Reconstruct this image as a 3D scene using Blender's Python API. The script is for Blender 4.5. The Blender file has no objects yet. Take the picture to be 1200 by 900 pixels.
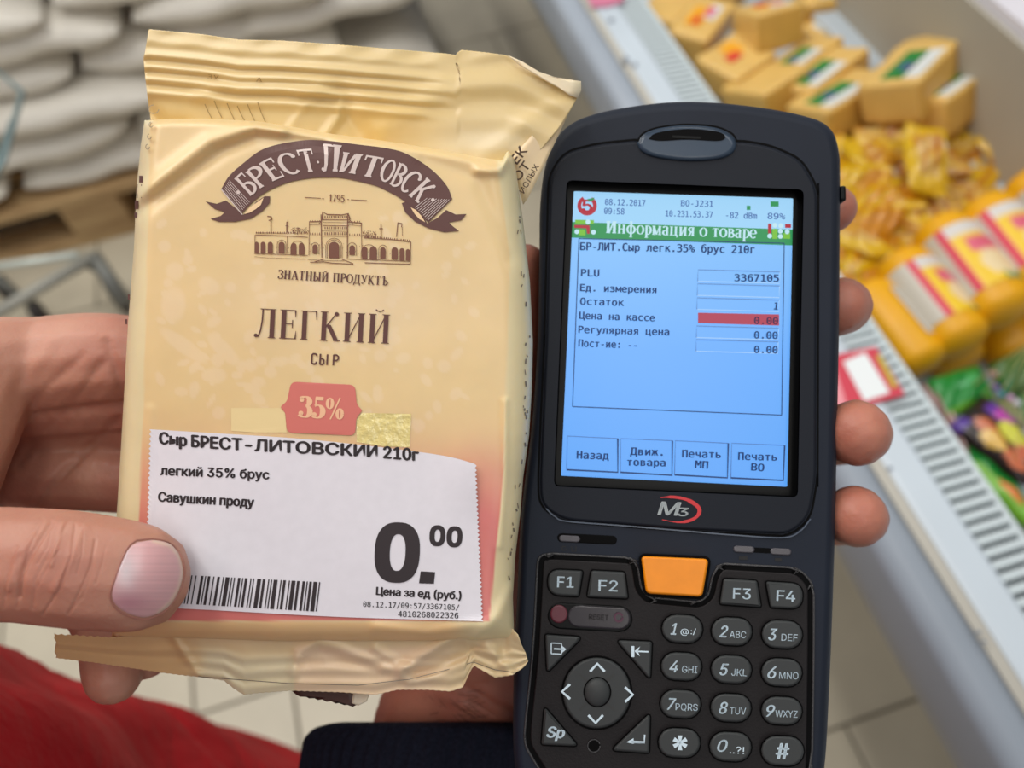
import bpy, bmesh, math, random
import numpy as np
from mathutils import Matrix, Vector
from mathutils.bvhtree import BVHTree
from mathutils.geometry import tessellate_polygon

sc = bpy.context.scene
COL = sc.collection
# ---------------------------------------------------------------- camera, world, lights
FPX = 900.0
CAM = np.array([0.0, 0.0, 1.35])
U = np.array([-.0775, .548, .8328]); U /= np.linalg.norm(U)
V1 = np.array([-480., 1300., -900.]); V1 -= U * V1.dot(U); V1 /= np.linalg.norm(V1)
RW = np.array([np.cross(V1, U), V1, U])            # world = RW @ camera space
cd = bpy.data.cameras.new('camera')
cam = bpy.data.objects.new('camera', cd); COL.objects.link(cam); sc.camera = cam
cam.matrix_world = Matrix.Translation(Vector(CAM)) @ Matrix(RW.tolist()).to_4x4()
cd.sensor_fit = 'HORIZONTAL'; cd.sensor_width = 36.0; cd.lens = 27.0; cd.clip_start = 0.01
cd.dof.use_dof = True; cd.dof.focus_distance = 0.188; cd.dof.aperture_fstop = 9.0

w = bpy.data.worlds.new('shop_light'); sc.world = w; w.use_nodes = True
w.node_tree.nodes['Background'].inputs[0].default_value = (0.95, 0.96, 1.0, 1)
w.node_tree.nodes['Background'].inputs[1].default_value = 0.26
def area(name, loc, sx, sy, power, col=(1, .96, .9), target=None):
    l = bpy.data.lights.new(name, 'AREA'); l.shape = 'RECTANGLE'; l.size = sx; l.size_y = sy
    l.energy = power; l.color = col
    o = bpy.data.objects.new(name, l); COL.objects.link(o); o.location = loc
    if target is not None:
        d = Vector(target) - Vector(loc)
        o.rotation_euler = d.to_track_quat('-Z', 'Y').to_euler()
    return o
area('ceiling_lamp', (1.25, 0.9, 3.1), 0.35, 3.0, 20, (1, .97, .93))
area('ceiling_lamp', (-0.28, 1.5, 3.1), 0.18, 3.0, 28, (1, .97, .92))
area('ceiling_lamp', (-1.1, 1.7, 2.9), 0.35, 3.0, 42, (1, .95, .87))
area('ceiling_lamp', (0.1, -1.3, 3.0), 0.4, 2.2, 12, (1, .96, .9))
sc.view_settings.view_transform = 'Standard'; sc.view_settings.look = 'None'
sc.view_settings.exposure = 0.0; sc.view_settings.gamma = 1.0
sc.view_settings.use_curve_mapping = False

# ---------------------------------------------------------------- helpers
rnd = random.Random(7)
def lin(c): return c / 12.92 if c <= .04045 else ((c + .055) / 1.055) ** 2.4
def rgb(r, g, b): return (lin(r / 255), lin(g / 255), lin(b / 255))
def w2(px, py, d):
    """world point seen at (px,py), d metres in front of the lens plane"""
    c = np.array([(px - 600) / FPX * d, -(py - 450) / FPX * d, -d])
    return CAM + RW @ c
def floorhit(px, py, z):
    r = RW @ np.array([(px - 600) / FPX, -(py - 450) / FPX, -1.0])
    t = (z - CAM[2]) / r[2]
    return CAM + r * t
def topx(P):
    c = (np.asarray(P) - CAM) @ RW
    return 600 - c[..., 0] / c[..., 2] * FPX, 450 + c[..., 1] / c[..., 2] * FPX
class Frame:
    """a rigid plane in space; P(px,py,h) gives local metres of the spot seen at (px,py), h above the plane"""
    def __init__(s, px, py, d, ax, ay):
        s.p0 = np.array([(px - 600) / FPX * d, -(py - 450) / FPX * d, -d])
        n = np.array([-ax, -ay, 1.0]); s.n = n / np.linalg.norm(n)
        e = np.cross([0, 1, 0], s.n); s.e1 = e / np.linalg.norm(e); s.e2 = np.cross(s.n, s.e1)
        s.B = np.array([s.e1, s.e2, s.n])
        R = RW @ s.B.T
        m = Matrix(R.tolist()).to_4x4(); m.translation = Vector(CAM + RW @ s.p0)
        s.M = m
    def P(s, px, py, h=0.0):
        px = np.asarray(px, float); py = np.asarray(py, float); h = np.asarray(h, float)
        r = np.stack([(px - 600) / FPX, -(py - 450) / FPX, -np.ones_like(px)], -1)
        t = (h + s.p0 @ s.n) / (r @ s.n)
        return (r * t[..., None] - s.p0) @ s.B.T
def mk(name, verts, faces, mat, parent=None, smooth=False, col=None, label=None, mw=None):
    me = bpy.data.meshes.new(name)
    me.from_pydata([tuple(map(float, v)) for v in verts], [], [tuple(int(i) for i in f) for f in faces])
    if mat: me.materials.append(mat)
    if smooth: me.polygons.foreach_set('use_smooth', [True] * len(me.polygons))
    if col is not None:
        a = me.color_attributes.new('Col', 'FLOAT_COLOR', 'POINT')
        c = np.ones((len(verts), 4), 'f'); c[:, :3] = col
        a.data.foreach_set('color', c.ravel())
    me.update()
    o = bpy.data.objects.new(name, me); COL.objects.link(o)
    if parent is not None: o.parent = parent
    if mw is not None: o.matrix_world = mw
    if label: o['label'] = label
    return o
def empty(name, label, cat, loc=(0, 0, 0), group=None, mw=None):
    o = bpy.data.objects.new(name, None); COL.objects.link(o); o.empty_display_size = .02
    o.location = loc
    if mw is not None: o.matrix_world = mw
    o['label'] = label; o['category'] = cat
    if group: o['group'] = group
    return o
def tag(o, label, cat, group=None):
    o['label'] = label; o['category'] = cat
    if group: o['group'] = group
    return o
def structure(o): o['kind'] = 'structure'; return o

def mat(name, col=(.8, .8, .8), rough=.5, metal=0., spec=.5, emit=None, es=1., var=0., vscale=30., bump=0., bscale=200., bdist=.001,
        attr=False, sss=0., sssr=(1, .3, .15), ssss=.01, coat=0., alpha=1., col2=None, trans=0., coords='Object', stretch=None):
    m = bpy.data.materials.new(name); m.use_nodes = True
    nt = m.node_tree; b = nt.nodes['Principled BSDF']; L = nt.links
    b.inputs['Base Color'].default_value = (*col, 1); b.inputs['Roughness'].default_value = rough
    b.inputs['Metallic'].default_value = metal; b.inputs['Specular IOR Level'].default_value = spec
    b.inputs['Alpha'].default_value = alpha; b.inputs['Coat Weight'].default_value = coat
    b.inputs['Transmission Weight'].default_value = trans
    if sss:
        b.inputs['Subsurface Weight'].default_value = sss; b.inputs['Subsurface Radius'].default_value = sssr
        b.inputs['Subsurface Scale'].default_value = ssss
    tc = nt.nodes.new('ShaderNodeTexCoord'); src = tc.outputs[coords]
    if stretch:
        mp = nt.nodes.new('ShaderNodeMapping'); mp.inputs['Scale'].default_value = stretch
        L.new(src, mp.inputs[0]); src = mp.outputs[0]
    cs = None
    if attr:
        a = nt.nodes.new('ShaderNodeVertexColor'); a.layer_name = 'Col'; cs = a.outputs[0]
        L.new(cs, b.inputs['Base Color'])
    if var or col2:
        n = nt.nodes.new('ShaderNodeTexNoise'); n.inputs['Scale'].default_value = vscale; n.inputs['Detail'].default_value = 5
        L.new(src, n.inputs[0])
        rp = nt.nodes.new('ShaderNodeValToRGB'); rp.color_ramp.elements[0].position = .3; rp.color_ramp.elements[1].position = .7
        if col2:
            rp.color_ramp.elements[0].color = (*col, 1); rp.color_ramp.elements[1].color = (*col2, 1)
            L.new(n.outputs[0], rp.inputs[0]); L.new(rp.outputs[0], b.inputs['Base Color'])
        else:
            rp.color_ramp.elements[0].color = (1 - var,) * 3 + (1,); rp.color_ramp.elements[1].color = (1 + var,) * 3 + (1,)
            L.new(n.outputs[0], rp.inputs[0])
            mx = nt.nodes.new('ShaderNodeMix'); mx.data_type = 'RGBA'; mx.blend_type = 'MULTIPLY'; mx.inputs[0].default_value = 1
            L.new(rp.outputs[0], mx.inputs[7])
            if cs is not None: L.new(cs, mx.inputs[6])
            else: mx.inputs[6].default_value = (*col, 1)
            L.new(mx.outputs[2], b.inputs['Base Color'])
    if bump:
        n2 = nt.nodes.new('ShaderNodeTexNoise'); n2.inputs['Scale'].default_value = bscale; n2.inputs['Detail'].default_value = 4
        L.new(src, n2.inputs[0])
        bp = nt.nodes.new('ShaderNodeBump'); bp.inputs['Strength'].default_value = bump; bp.inputs['Distance'].default_value = bdist
        L.new(n2.outputs[0], bp.inputs['Height']); L.new(bp.outputs[0], b.inputs['Normal'])
    if emit is not None:
        b.inputs['Emission Color'].default_value = (*emit, 1); b.inputs['Emission Strength'].default_value = es
    return m

def cat_rom(pts, n):
    P = np.array(pts, float); k = len(P)
    if k == 2: return np.array([P[0] + (P[1] - P[0]) * t for t in np.linspace(0, 1, n)])
    Q = np.vstack([2 * P[0] - P[1], P, 2 * P[-1] - P[-2]]); out = []
    for u in np.linspace(0, k - 1, n):
        i = min(int(u), k - 2); t = u - i
        a, b, c, d = Q[i], Q[i + 1], Q[i + 2], Q[i + 3]
        out.append(.5 * ((2 * b) + (c - a) * t + (2 * a - 5 * b + 4 * c - d) * t * t + (3 * b - a - 3 * c + d) * t ** 3))
    return np.array(out)
def pl(pts):
    P = np.array(pts, float)
    return lambda v: np.interp(v, P[:, 0], P[:, 1])
def roundpoly(pts, r, n=5):
    out = []; k = len(pts)
    for i in range(k):
        ri = r[i] if isinstance(r, (list, tuple)) else r
        p = np.array(pts[i], float); a = np.array(pts[i - 1], float); c = np.array(pts[(i + 1) % k], float)
        if ri <= 0: out.append(tuple(p)); continue
        da = a - p; dc = c - p; la = np.linalg.norm(da); lc = np.linalg.norm(dc)
        q = min(ri, la * .49, lc * .49)
        A = p + da / la * q; Cc = p + dc / lc * q
        for t in np.linspace(0, 1, n): out.append(tuple((1 - t) ** 2 * A + 2 * t * (1 - t) * p + t * t * Cc))
    return out
def capsule(cx, cy, ww, hh, rot=0., n=9):
    r = hh / 2; L = ww / 2 - r; out = []
    for t in np.linspace(-90, 90, n): out.append((L + r * math.cos(math.radians(t)), r * math.sin(math.radians(t))))
    for t in np.linspace(90, 270, n): out.append((-L + r * math.cos(math.radians(t)), r * math.sin(math.radians(t))))
    c, s = math.cos(rot), math.sin(rot)
    return [(cx + x * c - y * s, cy + x * s + y * c) for x, y in out]
def ell(cx, cy, rx, ry, n=32, a0=0., a1=360.):
    full = abs(a1 - a0) >= 360
    return [(cx + rx * math.cos(t), cy + ry * math.sin(t)) for t in np.radians(np.linspace(a0, a1, n, endpoint=not full))]
def area2(p):
    p = np.asarray(p); return .5 * np.sum(p[:, 0] * np.roll(p[:, 1], -1) - np.roll(p[:, 0], -1) * p[:, 1])
def inset(pts, d):
    """move the outline inwards by d px"""
    P = np.asarray(pts, float); s = 1 if area2(P) > 0 else -1
    e = np.roll(P, -1, 0) - P; e /= np.linalg.norm(e, axis=1)[:, None] + 1e-9
    nrm = np.stack([-e[:, 1], e[:, 0]], 1) * s
    m = nrm + np.roll(nrm, 1, 0); l = np.linalg.norm(m, axis=1)[:, None] + 1e-9; m /= l
    k = np.clip(1 / np.maximum(.4, np.sum(m * nrm, 1)), 1, 2)[:, None]
    return P + m * d * k
def tess(loops):
    vs = [[Vector((x, y, 0)) for x, y in l] for l in loops]
    return [tuple(t) for t in tessellate_polygon(vs)]
def prism(fr, name, outline, h0, h1, m, parent, bev=0., bh=0., holes=(), smooth=False, label=None, H=None):
    """solid plate: outline in picture units laid on the frame's plane, from height h0 to h1 with a rounded edge"""
    O = np.asarray(outline, float)
    if area2(O) > 0: O = O[::-1]
    rings = [(O, h0)]
    if bev > 0:
        for t in (0, .33, .66, 1):
            a = t * math.pi / 2
            rings.append((inset(O, bev * (1 - math.cos(a))), h1 - bh + bh * math.sin(a)))
    else: rings.append((O, h1))
    V = []; F = []; n = len(O)
    for R, h in rings:
        hh = h if H is None else h + H(R[:, 0], R[:, 1])
        V += list(fr.P(R[:, 0], R[:, 1], hh))
    for k in range(len(rings) - 1):
        for i in range(n):
            j = (i + 1) % n; F.append((k * n + i, k * n + j, (k + 1) * n + j, (k + 1) * n + i))
    top = rings[-1][0]; loops = [top]; base = len(V) - n; idx = [base + i for i in range(n)]
    for hl in holes:
        hp = np.asarray(hl, float)
        if area2(hp) < 0: hp = hp[::-1]
        loops.append(hp); b = len(V); idx += [b + i for i in range(len(hp))]
        V += list(fr.P(hp[:, 0], hp[:, 1], h1)); c = len(V); V += list(fr.P(hp[:, 0], hp[:, 1], h0))
        q = len(hp)
        for i in range(q): F.append((b + i, b + (i + 1) % q, c + (i + 1) % q, c + i))
    for t in tess(loops): F.append(tuple(idx[i] for i in t))
    o = mk(name, V, F, m, parent, False, None, label)
    bm = bmesh.new(); bm.from_mesh(o.data); bmesh.ops.recalc_face_normals(bm, faces=bm.faces)
    if smooth:
        for f_ in bm.faces: f_.smooth = len(f_.verts) == 4
    bm.to_mesh(o.data); bm.free()
    return o
class Ink:
    """flat print: quads and polygons in picture units, laid on a surface"""
    def __init__(s): s.V = []; s.F = []
    def poly(s, pts):
        b = len(s.V); s.V += [tuple(p) for p in pts]
        for t in tess([pts]): s.F.append(tuple(b + i for i in t))
        return s
    def ring(s, a, b_):
        b = len(s.V); n = len(a); s.V += [tuple(p) for p in a] + [tuple(p) for p in b_]
        for i in range(n): s.F.append((b + i, b + (i + 1) % n, b + n + (i + 1) % n, b + n + i))
        return s
    def stroke(s, pts, wd, closed=False):
        P = np.asarray(pts, float); n = len(P)
        W = np.full(n, wd, float) if np.isscalar(wd) else np.asarray(wd, float)
        if closed: T = np.roll(P, -1, 0) - np.roll(P, 1, 0)
        else: T = np.gradient(P, axis=0)
        T /= np.linalg.norm(T, axis=1)[:, None] + 1e-9
        N = np.stack([-T[:, 1], T[:, 0]], 1) * W[:, None] / 2
        A = P + N; B = P - N; b = len(s.V); s.V += [tuple(p) for p in A] + [tuple(p) for p in B]
        for i in range(n if closed else n - 1):
            j = (i + 1) % n; s.F.append((b + i, b + j, b + n + j, b + n + i))
        return s
    def rect(s, x0, y0, x1, y1): return s.poly([(x0, y0), (x1, y0), (x1, y1), (x0, y1)])
    def box(s, q, wd):
        for i in range(4): s.stroke([q[i], q[(i + 1) % 4]], wd)
        return s
    def lay(s, fr, name, m, parent, h=0., H=None, label=None):
        V = np.asarray(s.V, float)
        hh = h if H is None else h + H(V[:, 0], V[:, 1])
        pts = fr.P(V[:, 0], V[:, 1], hh)
        n = fr.n
        F = []
        for f_ in s.F:
            a, b, c = pts[f_[0]], pts[f_[1]], pts[f_[2]]
            F.append(f_ if np.cross(b - a, c - a)[2] > 0 else f_[::-1])
        return mk(name, pts, F, m, parent, label=label)
# ---- lettering from Blender's own fonts
def fnt(fn):
    import os
    try: return bpy.data.fonts.load(os.path.join(bpy.utils.system_resource('DATAFILES', path='fonts'), fn))
    except Exception: return None
MONO = fnt('DejaVuSansMono.woff2'); SANS = fnt('Inter.woff2')
_tc = {}
def tmesh(s, font=None, off=0., shear=0.):
    k = (s, font.name if font else '', off, shear)
    if k in _tc: return _tc[k]
    c = bpy.data.curves.new('t', 'FONT'); c.body = s; c.resolution_u = 3; c.shear = shear; c.fill_mode = 'NONE'
    if font: c.font = font
    o = bpy.data.objects.new('t', c); me = o.to_mesh()
    V = np.array([v.co[:2] for v in me.vertices]).reshape(-1, 2); F = []
    nx = {}                                   # contours, filled one by one so that overlapping strokes stay whole
    for e in me.edges:
        a, b = e.vertices; nx.setdefault(a, []).append(b); nx.setdefault(b, []).append(a)
    seen = set(); loops = []
    for i in range(len(V)):
        if i in seen or i not in nx: continue
        lp = [i]; seen.add(i)
        while True:
            q = [j for j in nx[lp[-1]] if j not in seen]
            if not q: break
            q = min(q, key=lambda j: abs(j - lp[-1] - 1) if len(lp) == 1 else 0); lp.append(q); seen.add(q)
        if len(lp) > 2: loops.append((lp, area2(V[lp])))
    if loops:
        sg = 1 if max(loops, key=lambda l: abs(l[1]))[1] > 0 else -1
        outer = [l for l in loops if l[1] * sg > 0]; holes = [l for l in loops if l[1] * sg <= 0]; put = {k: [] for k in range(len(outer))}
        def inside(p, lp):
            c_ = False; P = V[lp]
            for u in range(len(P)):
                x1, y1 = P[u - 1]; x2, y2 = P[u]
                if (y1 > p[1]) != (y2 > p[1]) and p[0] < (x2 - x1) * (p[1] - y1) / (y2 - y1) + x1: c_ = not c_
            return c_
        for h, _a in holes:
            for k, (lp, ar) in enumerate(outer):
                if inside(V[h].mean(0) * .02 + V[h[0]] * .98, lp): put[k].append(h); break
        for k, (lp, ar) in enumerate(outer):
            ls = [lp] + put[k]; idx = [i for l in ls for i in l]
            for t in tess([V[l] for l in ls]): F.append(tuple(idx[i] for i in t))
    o.to_mesh_clear(); bpy.data.objects.remove(o); bpy.data.curves.remove(c)
    _tc[k] = (V, F); return V, F
def text(ink, s, a, b, cap, font=None, off=0., shear=0., slant=0.):
    """write s with its baseline from a to b, capital letters cap tall (all picture units)"""
    V, F = tmesh(s, font, 0., shear); bold = off * cap * 1.25
    H, _ = tmesh('H', font, off, 0); ch = H[:, 1].max() - max(0, H[:, 1].min())
    x0, x1 = V[:, 0].min(), V[:, 0].max()
    a = np.array(a, float); b = np.array(b, float); d = b - a; u = d / np.linalg.norm(d); up = np.array([u[1] + slant, -u[0]])
    Q = a + ((V[:, 0] - x0) / (x1 - x0))[:, None] * d + (V[:, 1] / ch * cap)[:, None] * up
    if len(s) == 1: Q[:, 0] += 0
    for ox, oy in ([(0, 0)] if bold <= 0 else [(-bold, 0), (bold, 0), (0, -bold * .5), (0, bold * .5)]):
        base = len(ink.V); ink.V += [(p[0] + ox, p[1] + oy) for p in Q]; ink.F += [tuple(base + i for i in f_) for f_ in F]
    return ink
# ---- drawn serif letters (units of capital height)
def arc(cx, cy, rx, ry, a0, a1, T, t, n=14):
    A = np.radians(np.linspace(a0, a1, n))
    return ('s', [(cx + rx * math.cos(a), cy + ry * math.sin(a)) for a in A], [t + (T - t) * abs(math.cos(a)) ** 1.3 for a in A])
def glyph(ch, T, t, s):
    """-> (list of strokes/polys, width)"""
    G = []
    def stem(x, y0=0., y1=1., b=True, tp=True):
        G.append(('p', [(x - T / 2, y0), (x + T / 2, y0), (x + T / 2, y1), (x - T / 2, y1)]))
        if b: G.append(('p', [(x - T / 2 - s, y0), (x + T / 2 + s, y0), (x + T / 2 + s * .6, y0 + t), (x - T / 2 - s * .6, y0 + t)]))
        if tp: G.append(('p', [(x - T / 2 - s * .6, y1 - t), (x + T / 2 + s * .6, y1 - t), (x + T / 2 + s, y1), (x - T / 2 - s, y1)]))
    def bar(x0, x1, y, th=None): th = th or t; G.append(('p', [(x0, y - th / 2), (x1, y - th / 2), (x1, y + th / 2), (x0, y + th / 2)]))
    def diag(x0, y0, x1, y1, wd): G.append(('p', [(x0 - wd / 2, y0), (x0 + wd / 2, y0), (x1 + wd / 2, y1), (x1 - wd / 2, y1)]))
    def tick(x, y, dy): G.append(('p', [(x - T * .35, y), (x, y), (x, y + dy), (x - t * .5, y + dy)]))
    def tickl(x, y, dy): G.append(('p', [(x + T * .35, y), (x, y), (x, y + dy), (x + t * .5, y + dy)]))
    def ball(x, y, r): G.append(('p', [(x + r * math.cos(a), y + r * math.sin(a)) for a in np.linspace(0, 2 * math.pi, 9)[:-1]]))
    c = ch; m_ = T / 2 + s
    if c in 'ИЙи':
        stem(m_); stem(m_ + .42); diag(m_ + t, .06, m_ + .42 - t, .94, t * 1.3); wdt = 2 * m_ + .42
        if c == 'Й': G.append(('s', [(m_ + .21 + .12 * math.sin(a), 1.17 - .07 * math.cos(a)) for a in np.linspace(-1.4, 1.4, 8)], [t * 1.4] * 8))
    elif c in 'Нн': stem(m_); stem(m_ + .42); bar(m_, m_ + .42, .52); wdt = 2 * m_ + .42
    elif c in 'П': stem(m_); stem(m_ + .42); bar(m_, m_ + .42, 1 - t / 2); wdt = 2 * m_ + .42
    elif c in 'Цц': stem(m_); stem(m_ + .4); bar(m_, m_ + .5, t / 2); diag(m_ + .52, -.2, m_ + .5, t, t * 1.5); wdt = 2 * m_ + .45
    elif c in 'Тт': stem(.3, tp=False); bar(.02, .58, 1 - t / 2); tickl(.02, 1, -.26); tick(.58, 1, -.26); wdt = .6
    elif c in 'Е': stem(m_); bar(m_, m_ + .38, 1 - t / 2); bar(m_, m_ + .28, .52); bar(m_, m_ + .4, t / 2); tick(m_ + .38, 1, -.26); tick(m_ + .4, 0, .28); G.append(('p', [(m_ + .26, .38), (m_ + .29, .38), (m_ + .29, .66), (m_ + .26, .66)])); wdt = m_ + .42
    elif c == 'Г': stem(m_); bar(m_, m_ + .36, 1 - t / 2); tick(m_ + .38, 1, -.3); wdt = m_ + .38
    elif c in 'Кк': stem(m_); diag(m_ + t, .42, m_ + .36, .93, t * 1.6); ball(m_ + .38, .93, T * .5); diag(m_ + .14, .55, m_ + .4, 0, T); bar(m_ + .3, m_ + .52, t / 2); wdt = m_ + .5
    elif c in 'Ллм' and c != 'м':
        stem(.52); G.append(('s', [(.22, 1), (.21, .6), (.17, .25), (.1, .04), (.02, .03)], [t * 1.6 if t < .06 else T * .75] * 5)); ball(.03, .07, T * .45); bar(.14, .52, 1 - t / 2); wdt = .52 + m_
    elif c == 'Д': stem(.5, b=False); G.append(('s', [(.2, 1), (.19, .6), (.15, .25), (.08, .03)], [t * 1.6] * 4)); bar(.12, .5, 1 - t / 2); bar(0, .66, t / 2); diag(.02, -.2, .03, t, t * 1.8); diag(.64, -.2, .63, t, t * 1.8); wdt = .68
    elif c == 'м': stem(m_); stem(m_ + .56); diag(m_, 1, m_ + .26, .03, T * .9); diag(m_ + .26, .03, m_ + .54, 1, t * 1.4); wdt = 2 * m_ + .56
    elif c == 'А': diag(.06, 0, .32, 1, t * 1.4); diag(.58, 0, .32, 1, T); bar(.14, .48, .34); bar(-.02, .18, t / 2); bar(.44, .7, t / 2); wdt = .68
    elif c in 'Рр':
        y0 = 0 if c == 'Р' else -.38
        stem(m_, y0=y0); G.append(arc(m_ + .1, .74 if c == 'Р' else .5, .3, .25 if c == 'Р' else .47, 100, -100, T, t)); wdt = m_ + .42
    elif c in 'Оо': G.append(arc(.32, .5, .28, .47, 0, 360, T, t, 26)); wdt = .64
    elif c in 'Сс': G.append(arc(.32, .5, .28, .47, 48, 312, T, t, 20)); ball(.52, .8, T * .5); wdt = .6
    elif c in 'е': G.append(arc(.3, .5, .26, .47, 5, 318, T, t, 20)); bar(.06, .54, .52); wdt = .58
    elif c == 'З': G.append(arc(.2, .75, .22, .22, 140, -85, T, t)); G.append(arc(.2, .27, .25, .25, 85, -150, T, t)); ball(.05, .82, T * .4); ball(.02, .2, T * .45); wdt = .5
    elif c == 'Б': stem(m_); bar(m_, m_ + .38, 1 - t / 2); tick(m_ + .4, 1, -.26); G.append(arc(m_ + .1, .28, .3, .26, 98, -98, T, t)); wdt = m_ + .44
    elif c in 'В': stem(m_); G.append(arc(m_ + .08, .76, .26, .22, 100, -100, T, t)); G.append(arc(m_ + .1, .28, .3, .26, 98, -98, T, t)); wdt = m_ + .44
    elif c in 'в': stem(m_); G.append(arc(m_ + .08, .74, .24, .23, 100, -100, T, t)); G.append(arc(m_ + .1, .28, .3, .25, 98, -98, T, t)); wdt = m_ + .44
    elif c in 'ЬЪЫ':
        x = m_ if c != 'Ъ' else m_ + .12
        stem(x, tp=(c != 'Ъ'))
        if c == 'Ъ': bar(x - .2, x, 1 - t / 2); tickl(x - .2, 1, -.26)
        G.append(arc(x + .08, .28, .26, .26, 98, -98, T, t)); wdt = x + .38
        if c == 'Ы': stem(x + .54); wdt = x + .54 + m_
    elif c == 'У': diag(.36, .3, .08, 1, T); G.append(('s', [(.56, 1), (.36, .35), (.26, .08), (.1, .03)], [t * 1.4] * 4)); ball(.1, .09, T * .45); bar(-.02, .2, 1 - t / 2); bar(.46, .66, 1 - t / 2); wdt = .62
    elif c == 'ф': stem(.42, y0=-.38, y1=1.4); G.append(arc(.42, .5, .34, .46, 90, 270, T, t)); G.append(arc(.42, .5, .34, .46, -90, 90, T, t)); wdt = .86
    elif c == 'а': stem(.42, y1=.8, tp=False); G.append(arc(.25, .75, .2, .22, 160, 0, T, t)); G.append(arc(.26, .27, .2, .24, 80, 280, T, t)); bar(.26, .42, .53); wdt = .58
    elif c == 'я': stem(.46); G.append(arc(.36, .73, .26, .24, 80, 280, T, t)); diag(.3, .5, .12, 0, T * .8); bar(0, .2, t / 2); wdt = .46 + m_
    elif c == '1': stem(.22, tp=False); diag(.08, .78, .2, 1, t * 1.5); wdt = .42
    elif c == '7': bar(.04, .46, 1 - t); G.append(('s', [(.44, .98), (.3, .55), (.22, .25), (.2, 0)], [t, T * .7, T, T])); wdt = .5
    elif c == '9': G.append(arc(.24, .68, .2, .29, 0, 360, T, t, 20)); G.append(('s', [(.44, .7), (.42, .35), (.32, .1), (.12, .03)], [T, T * .9, T * .5, t])); wdt = .5
    elif c == '5': G.append(('s', [(.12, .55), (.12, .98)], [t * 1.4] * 2)); bar(.1, .44, .93, T * .7); G.append(arc(.2, .32, .24, .3, 120, -140, T, t)); ball(.07, .17, T * .45); wdt = .5
    elif c == '3': G.append(arc(.2, .76, .2, .22, 150, -80, T, t)); G.append(arc(.2, .29, .24, .27, 80, -150, T, t)); ball(.06, .82, T * .42); ball(.05, .2, T * .45); wdt = .5
    elif c == '%': diag(.22, -.02, .6, 1.02, t * 1.4); G.append(arc(.17, .73, .11, .24, 0, 360, T * .6, t, 16)); G.append(arc(.62, .27, .11, .24, 0, 360, T * .6, t, 16)); wdt = .8
    elif c == '·': ball(.1, .5, T * .5); wdt = .2
    elif c == ' ': wdt = .3
    else: wdt = .4
    return G, wdt
def serif(ink, s, mapf, T=.14, t=.04, sf=.06, gap=.06, scales=None, fit=None):
    """mapf(u 0..1 along, v in capitals up) -> picture point"""
    items = []; x = 0
    for i, ch in enumerate(s):
        G, wd = glyph(ch, T, t, sf); k = scales[i] if scales else 1.
        items.append((G, x, k)); x += wd * k + gap
    tot = x - gap
    for G, x0, k in items:
        for g in G:
            if g[0] == 'p':
                P = g[1]; n = len(P); D = []
                for i in range(n):
                    a = np.array(P[i]); b = np.array(P[(i + 1) % n])
                    for q in (0, .5): D.append(a + (b - a) * q)
                ink.poly([mapf((x0 + p[0] * k) / tot, p[1] * k) for p in D])
            else:
                tmp = Ink().stroke(g[1], g[2]); b = len(ink.V)
                ink.V += [tuple(mapf((x0 + p[0] * k) / tot, p[1] * k)) for p in tmp.V]
                ink.F += [tuple(b + i for i in f_) for f_ in tmp.F]
    return ink
def straight(a, b, cap):
    a = np.array(a, float); b = np.array(b, float); d = b - a; u = d / np.linalg.norm(d); up = np.array([u[1], -u[0]])
    return lambda q, v: tuple(a + d * q + up * cap * v)
def box_mesh(sx, sy, sz, bev=.0, cz=.5):
    """box as (verts, faces), centred in x,y, from z=0 when cz=.5"""
    bm = bmesh.new(); bmesh.ops.create_cube(bm, size=1)
    for v in bm.verts: v.co.x *= sx; v.co.y *= sy; v.co.z = (v.co.z + cz) * sz
    if bev: bmesh.ops.bevel(bm, geom=list(bm.edges), offset=bev, segments=2, affect='EDGES', profile=.5)
    bm.verts.index_update(); V = [tuple(v.co) for v in bm.verts]; F = [tuple(v.index for v in f_.verts) for f_ in bm.faces]; bm.free()
    return V, F
def tube(pts, r, seg=8, cap=True):
    P = np.asarray(pts, float); n = len(P); R = np.full(n, r) if np.isscalar(r) else np.asarray(r)
    T = np.gradient(P, axis=0); T /= np.linalg.norm(T, axis=1)[:, None] + 1e-12
    ref = np.array([0, 0, 1.]) if abs(T[0][2]) < .9 else np.array([1., 0, 0]); V = []; F = []
    for i in range(n):
        a = np.cross(T[i], ref); a /= np.linalg.norm(a) + 1e-12; b = np.cross(T[i], a)
        if i: pass
        for k in range(seg):
            q = 2 * math.pi * k / seg; V.append(P[i] + R[i] * (a * math.cos(q) + b * math.sin(q)))
        ref = np.cross(a, T[i]) * -1 if False else ref
    for i in range(n - 1):
        for k in range(seg):
            F.append((i * seg + k, i * seg + (k + 1) % seg, (i + 1) * seg + (k + 1) % seg, (i + 1) * seg + k))
    if cap: F.append(tuple(range(seg))[::-1]); F.append(tuple((n - 1) * seg + k for k in range(seg)))
    return V, F
def join(parts):
    V = []; F = []
    for v, f_ in parts:
        b = len(V); V += [tuple(x) for x in v]; F += [tuple(b + i for i in q) for q in f_]
    return V, F
def xf(vf, M):
    return [tuple(M @ Vector(v)) for v in vf[0]], vf[1]
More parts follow.
